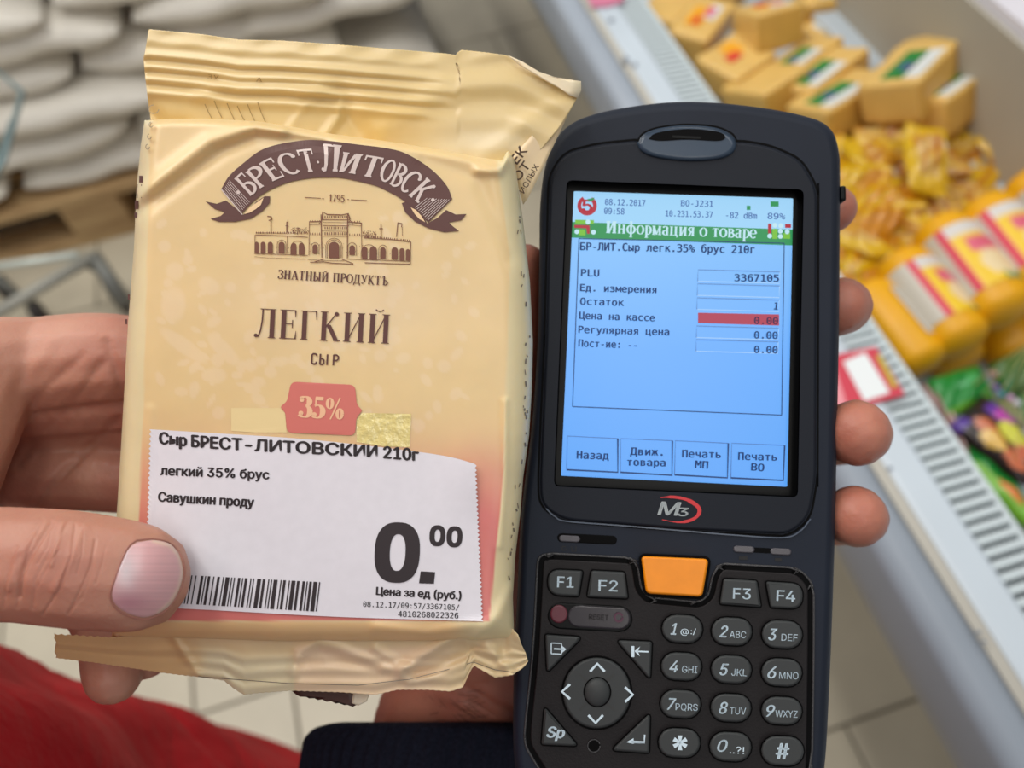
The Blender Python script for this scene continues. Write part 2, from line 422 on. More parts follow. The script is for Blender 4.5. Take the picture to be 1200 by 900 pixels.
# ---------------------------------------------------------------- floor
M_grout = mat('grout', rgb(112, 104, 90), .9, bump=.3, bscale=80)
M_tile = mat('floor_tile', rgb(200, 192, 172), .42, var=.06, vscale=9, bump=.15, bscale=60, bdist=.001)
V, F = box_mesh(7.0, 8.0, .02); V = [(x + .4, y + 1.8, z - .022) for x, y, z in V]
floor = structure(mk('floor', V, F, M_grout))
TP = .338
tv, tf = box_mesh(TP - .005, TP - .005, .008, .0012)
tile_me = None; r3 = random.Random(3)
for k in range(-3, 12):
    x0 = .638 if k % 2 == 0 else .469
    y0 = .0845 + k * TP + TP / 2
    for n in range(-9, 6):
        x = x0 + (n + .5) * TP
        if not (-2.1 < x < 1.6): continue
        if y0 < .5 and x < -1.6: continue
        if tile_me is None:
            t = mk('tile', tv, tf, M_tile, floor); tile_me = t.data
        else:
            t = bpy.data.objects.new('tile', tile_me); COL.objects.link(t); t.parent = floor
        t.location = (x, y0, -.008 + r3.uniform(0, .0006)); 
# ---------------------------------------------------------------- refrigerated island
SK = .018                       # the island stands a touch askew to the tiles
def sx(x, y): return x + SK * (y - .1)
YA, YB = -.7, 2.3
M_white = mat('white_enamel', rgb(196, 208, 218), .35, var=.05, vscale=6, bump=.05, bscale=30)
M_bump = mat('grey_bumper', rgb(158, 168, 180), .4, var=.06, vscale=8)
M_beige = mat('beige_gasket', rgb(184, 182, 172), .6)
M_grille = mat('grille_plastic', rgb(200, 212, 216), .45)
M_dark = mat('duct_shadow', rgb(120, 126, 128), .8)
M_inner = mat('grey_inner_wall', rgb(172, 167, 154), .55, var=.05, vscale=5)
M_under = mat('grey_plinth', rgb(90, 88, 84), .6)
def extr(prof, closed=True, ny=2, ya=YA, yb=YB):
    V = []; F = []; n = len(prof)
    ys = np.linspace(ya, yb, ny)
    for y in ys: V += [(sx(x, y), y, z) for x, z in prof]
    for k in range(ny - 1):
        for i in range(n if closed else n - 1):
            j = (i + 1) % n; F.append((k * n + i, k * n + j, (k + 1) * n + j, (k + 1) * n + i))
    if closed: F.append(tuple(range(n))[::-1]); F.append(tuple((ny - 1) * n + i for i in range(n)))
    return V, F
cooler = empty('refrigerated_island', 'long white open refrigerated island with grey bumper beside the aisle', 'refrigerator', (sx(.6, .8), .8, 0))
cinv = Matrix.Translation(cooler.location).inverted()
def cpart(name, vf, m, smooth=False, label=None, parent=None):
    V, F = xf(vf, cinv); o = mk(name, V, F, m, parent or cooler, smooth, label=label)
    bm = bmesh.new(); bm.from_mesh(o.data); bmesh.ops.recalc_face_normals(bm, faces=bm.faces); bm.to_mesh(o.data); bm.free(); return o
a_ = np.radians(np.linspace(180, 70, 8))
bump_prof = [(.318 + .018 * math.cos(a), .732 + .016 * math.sin(a)) for a in a_] + [(.331, .747), (.331, .66), (.306, .66), (.300, .69)]
cpart('bumper', extr(bump_prof), M_bump, True, 'grey-blue rounded bumper rail')
cpart('gasket_strip', extr([(.331, .66), (.331, .7495), (.338, .754), (.339, .66)]), M_beige)
cpart('front_ledge', extr([(.339, .66), (.339, .7535), (.343, .7555), (.367, .7555), (.3705, .753), (.3705, .66)]), M_white)
cpart('front_body', extr([(.306, .66), (.72, .06), (.72, 0), (.86, 0), (.86, .495), (.52, .495), (.40, .66)]), M_under, label='dark sloping underside')
cpart('air_duct', extr([(.3705, .66), (.3705, .735), (.41, .728), (.41, .66)]), M_dark)
# grille bars across the slot, one by one where they show
gv, gf = box_mesh(.037, .0066, .008, .0008)
gme = None
yb_ = YA + .35; ncount = 0
ys = []
y = -.12
while y < 1.35: ys.append(y); y += .0102
for y in ys:
    if gme is None: g = mk('grille_bar', gv, gf, M_grille, cooler); gme = g.data
    else:
        g = bpy.data.objects.new('grille_bar', gme); COL.objects.link(g); g.parent = cooler
    g.location = Vector((sx(.3895, y), y, .742)) - cooler.location; g.rotation_euler = (0, math.radians(5), 0)
cpart('grille_rail', extr([(.4075, .72), (.4075, .7475), (.4105, .7475), (.4105, .72)]), M_grille)
cpart('inner_front_wall', extr([(.4105, .5), (.4105, .745), (.414, .745), (.414, .5)]), M_grille)
cpart('tray_floor', extr([(.412, .50), (.412, .52), (.81, .53), (.81, .50)]), M_white)
cpart('back_ledge', extr([(.755, .52), (.755, .592), (.82, .596), (.82, .52)]), M_white)
cpart('back_wall', extr([(.790, .5), (.788, .75), (.84, .76), (.86, .5)]), M_inner, label='grey inner back wall')
cpart('back_ledge_cap', extr([(.795, .75), (.795, .766), (1.12, .775), (1.12, .75)]), mat('white_cap', rgb(226, 224, 232), .4), label='white top deck behind the goods')
cpart('plinth', extr([(.86, 0), (.86, .745), (1.12, .745), (1.12, 0)]), M_under)
# dirt spots, dark print on the far deck
def zframe(z):
    class Zf:
        n = np.array([0, 0, 1.])
        def P(s, px, py, h=0.):
            px = np.asarray(px, float); py = np.asarray(py, float)
            r = np.stack([(px - 600) / FPX, -(py - 450) / FPX, -np.ones_like(px)], -1) @ RW.T
            t = (z + np.asarray(h, float) - CAM[2]) / r[..., 2]
            return CAM + r * t[..., None]
    return Zf()
def local_to(o, parent):
    o.data.transform(Matrix.Translation(parent.location).inverted())
M_smudge = mat('grime', rgb(120, 128, 140), .8)
s_ = Ink()
for cx, cy, rx, ry in [(716, 24, 4, 3), (733, 70, 4, 4), (744, 76, 3, 3), (1043, 549, 3, 2.4), (1146, 741, 5, 2), (1153, 752, 4, 2)]:
    s_.poly(ell(cx, cy, rx, ry, 10))
o = s_.lay(zframe(.7558), 'grime_spots', M_smudge, cooler, 0.0); local_to(o, cooler)
# price tag on the rail and the pink one further up
def sheet(name, q, z, th, m, label, cat, group=None):
    fr = zframe(z); P = fr.P([p[0] for p in q], [p[1] for p in q]); c = P.mean(0)
    V = [tuple(p - c) for p in P] + [tuple(p - c + np.array([0, 0, th])) for p in P]
    n = len(q); F = [tuple(range(n)), tuple(range(n, 2 * n))[::-1]] + [(i, (i + 1) % n, n + (i + 1) % n, n + i) for i in range(n)]
    e = empty(name, label, cat, tuple(c), group)
    o = mk('tag_card', V, F, m, e)
    bm = bmesh.new(); bm.from_mesh(o.data); bmesh.ops.recalc_face_normals(bm, faces=bm.faces); bm.to_mesh(o.data); bm.free()
    return e, fr, th
M_red = mat('tag_red', rgb(205, 60, 80), .5); M_tagw = mat('tag_white', rgb(232, 238, 240), .5)
M_pink = mat('tag_pink', rgb(205, 120, 150), .5)
e, fr, th = sheet('price_tag', [(940, 424), (1026, 407), (1060, 463), (958, 492)], .757, .0012, M_red, 'red-edged white price tag lying across the grille of the island', 'price tag')
def lay(e, ink, z, name, m, h, label=None):
    o = ink.lay(zframe(z), name, m, e, h, label=label); local_to(o, e); return o
lay(e, Ink().poly([(988, 424), (1014, 413), (1043, 460), (1013, 470)]), .757, 'blank_panel', M_tagw, .0016)
lay(e, Ink().poly([(960, 428), (976, 424), (993, 476), (975, 482)]), .757, 'pink_stripe', mat('tag_pale', rgb(232, 150, 160), .5), .0016)
lay(e, Ink().poly([(1026, 417), (1032, 415), (1052, 452), (1046, 455)]), .757, 'yellow_stripe', mat('tag_yellow', rgb(190, 170, 60), .5), .0016)
e, fr, th = sheet('price_tag', [(682, -14), (728, -22), (731, 2), (712, 8), (694, 9)], .757, .0012, M_pink, 'pink price tag on the rail at the far upper end of the island', 'price tag')

# ---------------------------------------------------------------- pallet with white sacks
M_wood = mat('pallet_wood', rgb(206, 176, 130), .8, col2=rgb(160, 128, 88), vscale=6, bump=.3, bscale=60, stretch=(1, 8, 8))
PX0, PX1, PY0, PY1 = -1.27, .03, 1.655, 2.5
pal = empty('wooden_pallet', 'wooden pallet on the floor under the stacked white sacks', 'pallet', ((PX0 + PX1) / 2, (PY0 + PY1) / 2, 0))
def pbox(name, x0, x1, y0, y1, z0, z1, parent, m, bev=.003):
    V, F = box_mesh(x1 - x0, y1 - y0, z1 - z0, bev)
    o = mk(name, V, F, m, parent); o.location = Vector(((x0 + x1) / 2, (y0 + y1) / 2, z0)) - (parent.location if parent else Vector()); return o
for k in range(6):
    y = PY0 + k * (PY1 - PY0 - .1) / 5; pbox('deck_board', PX0, PX1, y, y + .1, .122, .144, pal, M_wood)
for y in (PY0, (PY0 + PY1) / 2 - .05, PY1 - .1):
    pbox('bottom_board', PX0, PX1, y, y + .1, 0, .022, pal, M_wood)
    for x in (PX0, -.745, -.13):
        pbox('block', x, x + .14, y, y + .1, .022, .1, pal, M_wood)
for x in (PX0, -.745, -.13): pbox('stringer_board', x, x + .14, PY0, PY1, .1, .122, pal, M_wood)
M_sack = mat('white_sack', rgb(238, 234, 224), .5, var=.04, vscale=5, bump=.35, bscale=14, bdist=.02)
def sack_mesh(seed, L, W, T):
    rs = np.random.RandomState(seed); bm = bmesh.new()
    bmesh.ops.create_cube(bm, size=2); bmesh.ops.subdivide_edges(bm, edges=list(bm.edges), cuts=11, use_grid_fill=True)
    ph = rs.uniform(0, 6, 8)
    for v in bm.verts:
        x, y, z = v.co
        e = max(abs(x), abs(y))
        fl = 1 - .45 * max(0, abs(x)) ** 9 * .95
        rr = (1 - .22 * abs(y) ** 6 * 1.0)
        X = x * L / 2 * (1 - .06 * abs(y) ** 4 - .05 * z * z); Y = y * W / 2 * (1 - .05 * abs(x) ** 4 - .06 * z * z)
        Z = z * T / 2 * fl * rr * (1 - .3 * abs(y) ** 12)
        n = .004 * math.sin(9 * X / L + ph[0] + 5 * y) + .003 * math.sin(17 * Y + ph[1] + 3 * x) + .003 * math.sin(31 * X + 14 * Y + ph[2]) + .003 * abs(math.sin(24 * Y - 19 * X + ph[3]))
        v.co = (X + n * .5, Y + .01 * math.sin(7 * X + ph[4]) + n * .4, Z + n)
    bm.verts.index_update(); V = [tuple(v.co) for v in bm.verts]; F = [tuple(v.index for v in f_.verts) for f_ in bm.faces]; bm.free(); return V, F
sack_kinds = []
def sack(x, y, z, rz, k, label, sc_=1.):
    if k >= len(sack_kinds):
        V, F = sack_mesh(k + 11, .56, .42, .086); o = mk('white_sack', V, F, M_sack, None, True); sack_kinds.append(o.data)
    else:
        o = bpy.data.objects.new('white_sack', sack_kinds[k]); COL.objects.link(o)
    o.location = (x, y, z); o.rotation_euler = (r3.uniform(-.03, .03), r3.uniform(-.04, .04), rz + r3.uniform(-.07, .07))
    o.scale = (sc_, 1, 1)
    tag(o, label, 'sack', 'white sacks stacked on the pallet'); return o
ordn = ['lowest', 'second', 'third', 'fourth', 'fifth', 'sixth', 'seventh', 'top']
kk = 0
posn = {3: ['left', 'middle', 'right'], 4: ['far left', 'left of middle', 'right of middle', 'far right']}
for lay_ in range(8):
    z = .144 + .042 + lay_ * .077
    off = [0, .2, .05, -.12, .1, -.05, .12, 0, .15][lay_]
    cols = [-1.02, -.6, -.18] if lay_ % 2 == 0 else [-1.12, -.72, -.3, .02][:4]
    if lay_ >= 7: cols = cols[:3]
    nm = posn.get(len(cols), ['left', 'right'])
    for ci, x in enumerate(cols):
        ry = .02 * math.sin(lay_ * 2.1 + ci)
        sack(x + off * .12, PY0 + .28 + ry, z, math.pi / 2, kk % 6 if kk >= 6 else kk,
             'white sack in the %s layer on the pallet, %s of the front row' % (ordn[lay_], nm[ci])); kk += 1
    if lay_ >= 1:
        for ci, x in enumerate([-.95, -.5, -.08]):
            sack(x + off * .1, PY0 + .86, z, math.pi / 2, kk % 6,
                 'white sack in the %s layer on the pallet, %s of the back row' % (ordn[lay_], ['left', 'middle', 'right'][ci])); kk += 1
# ---------------------------------------------------------------- trolley at the left
M_steel = mat('zinc_tube', rgb(156, 156, 148), .45, .1); M_steelw = mat('pale_tube', rgb(205, 214, 208), .35, .2)
M_rub = mat('black_wheel', rgb(44, 40, 40), .6); M_greyp = mat('grey_caster', rgb(120, 122, 118), .5, .3)
M_teal = mat('teal_rim', rgb(120, 140, 142), .3, .3)
tr = empty('shopping_trolley', 'wire shopping trolley with grey tube frame and black casters beside the pallet', 'trolley', (-.9, 1.3, 0))
def tpart(name, vf, m, parent=tr, smooth=True, label=None):
    V, F = xf(vf, Matrix.Translation(tr.location).inverted()); return mk(name, V, F, m, parent, smooth, label=label)
A_ = floorhit(110, 300, .17); B_ = floorhit(-60, 400, .17)
C_ = floorhit(112, 296, .17); D_ = floorhit(-60, 320, .17)
E_ = floorhit(148, 356, .10)
tpart('side_tube', tube([B_, B_ + (A_ - B_) * .5, A_], .013), M_steel)
tpart('front_tube', tube([D_, D_ + (C_ - D_) * .45, D_ + (C_ - D_) * .88], .009), M_steelw, label='pale front tube')
tpart('caster_arm', tube([A_, A_ * .5 + E_ * .5 + np.array([0, 0, .01]), E_], .016), M_greyp)
def wheel(c, r, wd, ax):
    V = []; F = []; n = 18
    ax = np.array(ax, float); ax /= np.linalg.norm(ax); up = np.array([0, 0, 1.]); sd = np.cross(ax, up)
    prof = [(0, -wd / 2), (r * .9, -wd / 2), (r, -wd / 4), (r, wd / 4), (r * .9, wd / 2), (0, wd / 2)]
    for q in range(n):
        a = 2 * math.pi * q / n
        for rr, h in prof: V.append(np.array(c) + ax * h + rr * (up * math.cos(a) + sd * math.sin(a)))
    for q in range(n):
        for k in range(5): F.append((q * 6 + k, q * 6 + k + 1, ((q + 1) % n) * 6 + k + 1, ((q + 1) % n) * 6 + k))
    return V, F
for (px, py, r) in ((136, 342, .05), (44, 366, .03), (4, 336, .03), (-70, 420, .045)):
    p = floorhit(px, py, r); wv = tpart('caster_wheel', wheel(p, r, .025, (1, .3, 0)), M_rub)
    tpart('caster_fork', tube([p + np.array([0, 0, .0]), p + np.array([.0, .0, r + .02]), p + np.array([-.02, 0, .17 - r])], .009), M_greyp)
# basket: rim and wires going up from the base
G_ = floorhit(26, 108, .62); K_ = floorhit(-30, 60, .62); L_ = floorhit(-130, 150, .62)
Hb = np.array([G_[0] - .02, G_[1] - .25, .60])
tpart('basket_rim', tube([L_, K_, G_, floorhit(4, 190, .60), floorhit(-90, 330, .58)], .0045), M_teal)
wires = []
P1 = floorhit(4, 190, .60); P2 = floorhit(-90, 330, .58)
for t in np.linspace(0, 1, 22):
    a = G_ + (P1 - G_) * t; wires.append(tube([a, a + np.array([-.05, 0, -.05]), a + np.array([-.11, 0, -.10])], .0014, 5))
for t in np.linspace(0, 1, 16):
    a = P1 + (P2 - P1) * t; wires.append(tube([a, a + np.array([-.05, 0, -.05]), a + np.array([-.11, 0, -.10])], .0014, 5))
for h in np.linspace(.02, .1, 5):
    d = np.array([-1.1 * h, 0, -h]); wires.append(tube([G_ + d, P1 + d, P2 + d], .0012, 5))
o = tpart('basket_wires', join(wires), M_teal); o['kind'] = 'stuff'
tpart('basket_post', tube([floorhit(-120, 420, .17), floorhit(-150, 300, .35), floorhit(-130, 200, .58)], .009), M_steel)
tpart('cross_tube', tube([floorhit(-120, 430, .17), floorhit(-90, 370, .17), D_], .009), M_steel)
# ---------------------------------------------------------------- handheld scanner
DV = Frame(795, 480, .2005, .035, -.06)
M_shell = mat('blue_black_rubber', rgb(24, 31, 44), .6, spec=.28, bump=.12, bscale=2500, bdist=.0002, var=.08, vscale=60)
M_face = mat('charcoal_face', rgb(20, 25, 35), .55, spec=.25, bump=.12, bscale=2500, bdist=.0002)
M_pad = mat('keypad_plate', rgb(24, 21, 23), .55, spec=.3, bump=.25, bscale=1800, bdist=.0003)
M_black = mat('black_gap', rgb(5, 5, 6), .7, spec=.1)
M_bezel = mat('black_bezel', rgb(4, 5, 6), .4, spec=.2)
M_key = mat('grey_key', rgb(58, 61, 62), .55, spec=.3, bump=.08, bscale=2500, bdist=.0002)
M_leg = mat('key_legend', rgb(206, 226, 238), .5, emit=rgb(150, 190, 215), es=.0)
M_orange = mat('orange_key', rgb(238, 142, 12), .4, var=.06, vscale=200)
M_slot = mat('grey_lens', rgb(74, 72, 78), .3)
M_ridge = mat('worn_ridge', rgb(58, 58, 60), .35, bump=.6, bscale=1500, bdist=.0004)
dev = empty('handheld_scanner', 'black handheld barcode terminal with lit blue screen and keypad', 'scanner', mw=DV.M)
out_px = [(607, 700), (612, 600), (624, 500), (631, 400), (633, 300), (634, 240), (640, 195), (653, 163), (672, 145), (700, 134), (740, 126), (785, 121),
          (830, 121), (875, 125), (915, 131), (946, 138), (964, 145), (976, 157), (982, 178), (983.5, 205), (983, 300), (982, 400), (980, 500), (978, 600), (975, 700), (971, 800), (966, 890), (958, 925), (930, 943), (790, 948), (650, 938), (612, 915), (603, 880), (603, 780)]
OUT = np.array([p for p in cat_rom(out_px + [out_px[0]], 150)])[:-1]
# shell: lofted rings from the back to the front lip
V = []; F = []; n = len(OUT)
lev = [(-.031, 26), (-.0305, 16), (-.028, 8), (-.023, 3), (-.016, 1), (-.009, 0), (-.005, -1), (-.0025, 0), (-.0009, 2.4), (-.0002, 5.5), (0, 9.5)]
for h, d in lev:
    R = inset(OUT, d) if d else OUT; V += list(DV.P(R[:, 0], R[:, 1], h))
for k in range(len(lev) - 1):
    for i in range(n): F.append((k * n + i, k * n + (i + 1) % n, (k + 1) * n + (i + 1) % n, (k + 1) * n + i))
scr_out = [(664, 211), (942, 222), (935, 583), (649, 570)]          # well of the display
well = roundpoly(scr_out, 7, 4)
top = inset(OUT, 9.5); hp = np.array(well)
if (area2(top) > 0) == (area2(hp) > 0): hp = hp[::-1]
b0 = len(V); V += list(DV.P(hp[:, 0], hp[:, 1], 0.)); V += list(DV.P(hp[:, 0], hp[:, 1], -.006)); q = len(hp)
for i in range(q): F.append((b0 + i, b0 + (i + 1) % q, b0 + q + (i + 1) % q, b0 + q + i))
idx = [(len(lev) - 1) * n + i for i in range(n)] + [b0 + i for i in range(q)]
for t in tess([top, hp]): F.append(tuple(idx[i] for i in t))
F.append(tuple(range(n)))
body = mk('shell', V, F, M_shell, dev)
bm = bmesh.new(); bm.from_mesh(body.data); bmesh.ops.recalc_face_normals(bm, faces=bm.faces)
for f_ in bm.faces: f_.smooth = len(f_.verts) == 4
bm.to_mesh(body.data); bm.free()
# face plate round the display
face = roundpoly([(645, 207), (662, 180), (700, 170), (752, 165), (800, 176), (864, 166), (902, 172), (938, 188), (957, 222), (956, 560), (948, 606), (925, 626), (800, 620), (660, 609), (634, 592), (633, 560), (640, 400)], 14, 5)
prism(DV, 'face_plate', face, -.001, .0010, M_face, dev, 3., .0008, [well], True)
# groove round the plate
g = Ink().stroke(np.array(cat_rom(list(inset(face, -2.2)) + [inset(face, -2.2)[0]], 220)), 2.4)
g.lay(DV, 'groove', M_black, dev, .00012)
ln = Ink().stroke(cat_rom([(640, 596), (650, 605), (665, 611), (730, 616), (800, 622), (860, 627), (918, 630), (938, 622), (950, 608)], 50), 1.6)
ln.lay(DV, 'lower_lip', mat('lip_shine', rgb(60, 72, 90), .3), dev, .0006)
# earpiece
ear = [(746, 168), (752, 158), (768, 151), (800, 147), (835, 149), (855, 157), (863, 168), (858, 180), (840, 187), (805, 189), (770, 185), (752, 178)]
prism(DV, 'earpiece', np.array(cat_rom(ear + [ear[0]], 48))[:-1], -.001, .0020, mat('earpiece_blue', rgb(48, 64, 82), .3), dev, 6., .0012, (), True, 'blue-grey oval earpiece')
Ink().stroke(cat_rom([(747, 166), (753, 157), (769, 150), (800, 146), (836, 148), (857, 156), (864, 166)], 30), 2.2).lay(DV, 'earpiece_seam', M_black, dev, .0022)
Ink().poly(cat_rom([(760, 163), (770, 155.5), (806, 151), (840, 154), (850, 160), (842, 165), (806, 163.5), (775, 165), (760, 163)], 40)[:-1]).lay(DV, 'earpiece_slot', M_black, dev, .0021)
Ink().poly([(788, 158.5), (821, 160), (821, 163), (788, 161.5)]).lay(DV, 'earpiece_mesh', M_bezel, dev, .0022)
# bezel and screen
scr = [(672.5, 224), (929.5, 232.5), (922.5, 570.5), (657.5, 557.5)]
prism(DV, 'bezel', well, -.0058, -.0030, M_bezel, dev, 1.5, .0006, [roundpoly(scr, 1, 2)])
# the screen lights itself
ms = mat('lcd', (0, 0, 0), .35)
nt = ms.node_tree; bs = nt.nodes['Principled BSDF']
tc = nt.nodes.new('ShaderNodeTexCoord'); sp = nt.nodes.new('ShaderNodeSeparateXYZ'); nt.links.new(tc.outputs['Generated'], sp.inputs[0])
rp = nt.nodes.new('ShaderNodeValToRGB'); nt.links.new(sp.outputs[1], rp.inputs[0])
rp.color_ramp.elements[0].color = (*rgb(88, 162, 244), 1); rp.color_ramp.elements[0].position = .02
rp.color_ramp.elements[1].color = (*rgb(138, 196, 246), 1); rp.color_ramp.elements[1].position = .98
e2 = rp.color_ramp.elements.new(.45); e2.color = (*rgb(104, 172, 250), 1)
nt.links.new(rp.outputs[0], bs.inputs['Emission Color']); bs.inputs['Emission Strength'].default_value = 1.
bs.inputs['Base Color'].default_value = (.01, .01, .01, 1)
screen = prism(DV, 'screen', roundpoly(scr, .5, 2), -.0058, -.0044, ms, dev)
HS = -.0043
def em(name, c, es=1.): return mat(name, (0, 0, 0), .5, emit=rgb(*c), es=es)
E_navy = em('lcd_navy', (24, 56, 110)); E_dim = em('lcd_dim', (92, 128, 190)); E_pale = em('lcd_pale', (170, 208, 248)); E_hdr = em('lcd_head', (158, 210, 246))
E_green = em('lcd_green', (46, 146, 86)); E_white = em('lcd_white', (190, 228, 240)); E_rose = em('lcd_red', (176, 64, 86)); E_dk = em('lcd_dark', (70, 40, 80))
E_logo = em('lcd_logo_red', (176, 40, 58)); E_lime = em('lcd_lime', (120, 190, 60))
def S(u, v): # u,v 0..1 on the screen picture (v down)
    a = np.array(scr[0]) * (1 - u) + np.array(scr[1]) * u; b = np.array(scr[3]) * (1 - u) + np.array(scr[2]) * u
    return tuple(a * (1 - v) + b * v)
Ink().poly([S(0, 0), S(1, 0), S(1, .108), S(0, .108)]).lay(DV, 'status_bar', E_hdr, screen, HS + .0001)
Ink().poly([S(0, .108), S(1, .108), S(1, .163), S(0, .163)]).lay(DV, 'title_bar', E_green, screen, HS + .00015)
# round logo with a cut-out figure five
lg = Ink(); lg.stroke(ell(688, 241, 9.2, 9.2, 30, -60, 245), 4.6)
lg.lay(DV, 'round_logo', E_logo, screen, HS + .0002)
text(Ink(), '5', (682.5, 248), (693.5, 248.4), 14, SANS, .04).lay(DV, 'logo_figure', E_logo, screen, HS + .00025)
Ink().poly(roundpoly([(688, 233.5), (697, 231.5), (695, 235), (690, 236)], 1)).lay(DV, 'logo_leaf', E_green, screen, HS + .0003)
def T_(s, a, b, cap, m, font=MONO, off=.02, h=.0003, name='lettering'):
    return text(Ink(), s, a, b, cap, font, off).lay(DV, name, m, screen, HS + h)
E_stat = em('lcd_status', (72, 104, 168))
T_('08.12.2017', (709, 240), (756, 241.5), 7, E_stat); T_('09:58', (708, 250.5), (731.5, 251.3), 7, E_stat)
T_('BO-J231', (798, 241.5), (835.5, 242.5), 7, E_stat); T_('10.231.53.37', (780, 253.5), (835, 255), 7, E_stat)
T_('-82 dBm', (851, 255.5), (887, 256.5), 7, E_stat); T_('89%', (899.5, 256.5), (920, 257), 7, E_stat)
Ink().rect(903, 236, 912.5, 242).rect(875, 241, 879.5, 246).lay(DV, 'battery_icon', E_green, screen, HS + .0003)
sf_ = Ink(); serif(sf_, 'Информация о товаре', straight((710, 273), (886, 279.5), 10.5), .2, .08, .05, .1, [1.35] + [1] * 18)
sf_.lay(DV, 'title_lettering', E_white, screen, HS + .0003)
dots = Ink(); dr = Ink(); dl = Ink()
for cx, cy in [(689, 260), (676, 271.5), (695.5, 272)]: dots.poly(ell(cx, cy, 2.9, 2.9, 10))
for cx, cy in [(908, 264), (915, 264.5), (914.5, 271), (922.5, 271.5), (902, 276.5), (914.5, 277)]: dots.poly(ell(cx, cy, 2.9, 2.9, 10))
dr.poly([(673, 263.5), (691, 264), (691, 274), (688, 274), (687, 267.5), (673, 267)]).poly([(900, 262), (904, 262), (904, 274), (900, 273.5)]).poly([(920, 262.5), (927, 262.7), (927, 267), (920, 267)])
for q in ([(674, 257.5), (696, 258), (696, 262.5), (674, 262)], [(678, 268.5), (686, 269), (686, 276), (678, 275.6)], [(918, 273), (926, 273.4), (926, 280), (918, 279.6)], [(905, 268), (911, 268), (911, 280), (905, 280)]): Ink().poly(q).lay(DV, 'lime_block', E_lime, screen, HS + .00022)
dr.lay(DV, 'red_blocks', E_logo, screen, HS + .00025); dots.lay(DV, 'white_dots', E_white, screen, HS + .0003)
fb = Ink().box([(678.5, 279.5), (919, 285), (916, 486.5), (671, 476.5)], 1.1).lay(DV, 'frame_line', E_navy, screen, HS + .0003)
T_('БР-ЛИТ.Сыр легк.35% брус 210г', (680, 293), (884, 297), 9, E_navy, off=.035)
for s, a, b in [('PLU', (681, 323.5), (702, 324)), ('Ед. измерения', (680, 341), (769, 343.5)), ('Остаток', (680, 357), (731, 358.6)), ('Цена на кассе', (679, 373.5), (767, 376.5)), ('Регулярная цена', (678, 390), (784, 393)), ('Пост-ие: --', (678, 406), (746, 408.5))]:
    T_(s, a, b, 8.2, E_navy, off=.035)
boxes = [(818, 316), (817.5, 332.5), (817, 349), (817, 365.5), (816.5, 382), (816, 398)]
bl = Ink(); br = Ink()
for i, (x, y) in enumerate(boxes):
    q = [(x, y), (x + 96, y + 2.7), (x + 95.6, y + 16.2), (x - .4, y + 13.6)]
    if i == 3: Ink().poly([(818, 366.5), (913, 368.5), (913, 381.5), (818, 378.5)]).lay(DV, 'red_field', E_rose, screen, HS + .0003)
    else:
        bl.stroke([q[3], q[0], q[1]], .9); br.stroke([q[1], q[2], q[3]], .9)
bl.lay(DV, 'field_edge', E_dim, screen, HS + .00028); br.lay(DV, 'field_edge', E_pale, screen, HS + .00026)
for s, x0, x1, y, m in [('3367105', 861, 912.5, 329.5, E_navy), ('1', 907, 911, 362.5, E_navy), ('0.00', 884, 911.5, 379.5, E_dk), ('0.00', 884, 911, 396.5, E_navy), ('0.00', 884, 911, 413.5, E_navy)]:
    T_(s, (x0, y), (x1, y + .6), 8.2, m, off=.035, h=.0004)
for q, l1, l2 in [([(665, 511), (724, 514), (724, 553.5), (664, 550.5)], 'Назад', None), ([(727.5, 514), (788, 516.5), (787.5, 557), (727, 553.5)], 'Движ.', 'товара'),
                  ([(791.5, 516.5), (853.5, 519.5), (852.5, 560), (790.5, 556.5)], 'Печать', 'МП'), ([(857.5, 519.5), (919.5, 522), (918, 563), (856.5, 560)], 'Печать', 'ВО')]:
    Ink().stroke([q[1], q[2], q[3]], 1.9).lay(DV, 'button_shade', E_navy, screen, HS + .0003)
    Ink().stroke([q[3], q[0], q[1]], .8).lay(DV, 'button_edge', E_stat, screen, HS + .0003)
    cx = (q[0][0] + q[2][0]) / 2; cy = (q[0][1] + q[2][1]) / 2
    if l2 is None: T_(l1, (cx - 18.5, cy + 5), (cx + 18.5, cy + 6.2), 9, E_navy, off=.035)
    else:
        w1 = len(l1) * 3.75; w2_ = len(l2) * 3.7
        T_(l1, (cx - w1, cy - 2.5), (cx + w1, cy - 1.5), 8.6, E_navy, off=.035); T_(l2, (cx - w2_, cy + 10), (cx + w2_, cy + 11), 8.6, E_navy, off=.035)
# maker's badge
Ink().stroke(cat_rom([(774, 583), (790, 582.5), (806, 586), (818, 594), (819, 602), (811, 609), (795, 612), (776, 609)], 40), [1, 1.2, 1.6, 2.2] + [3.4] * 8 + [4.6] * 12 + [3.6] * 8 + [2.4, 2, 1.6, 1.2] + [.9] * 4).lay(DV, 'badge_ring', mat('badge_red', rgb(196, 28, 38), .4), dev, .0011)
M_badge = mat('badge_silver', rgb(172, 182, 186), .3)
text(Ink(), 'M', (771, 603), (793, 604), 15, SANS, .035, 0, .28).lay(DV, 'badge_lettering', M_badge, dev, .00115)
text(Ink(), '3', (793.5, 604.5), (805.5, 605), 9.6, SANS, .03, 0, .2).lay(DV, 'badge_lettering', M_badge, dev, .00115)
# indicator lamps
prism(DV, 'indicator_slot', capsule(688, 631.5, 70, 10.5, .05), -.001, .0002, M_black, dev, 1, .0002)
for cx, cy in [(667.5, 631.3), (871.8, 643.8), (915, 646.5)]: prism(DV, 'indicator_lamp', capsule(cx, cy, 25, 8, .05), -.001, .0004, M_slot, dev, 1.5, .0003, smooth=True)
Ink().poly(capsule(893, 645, 22, 6, .05)).lay(DV, 'indicator_gap', M_black, dev, .0001)
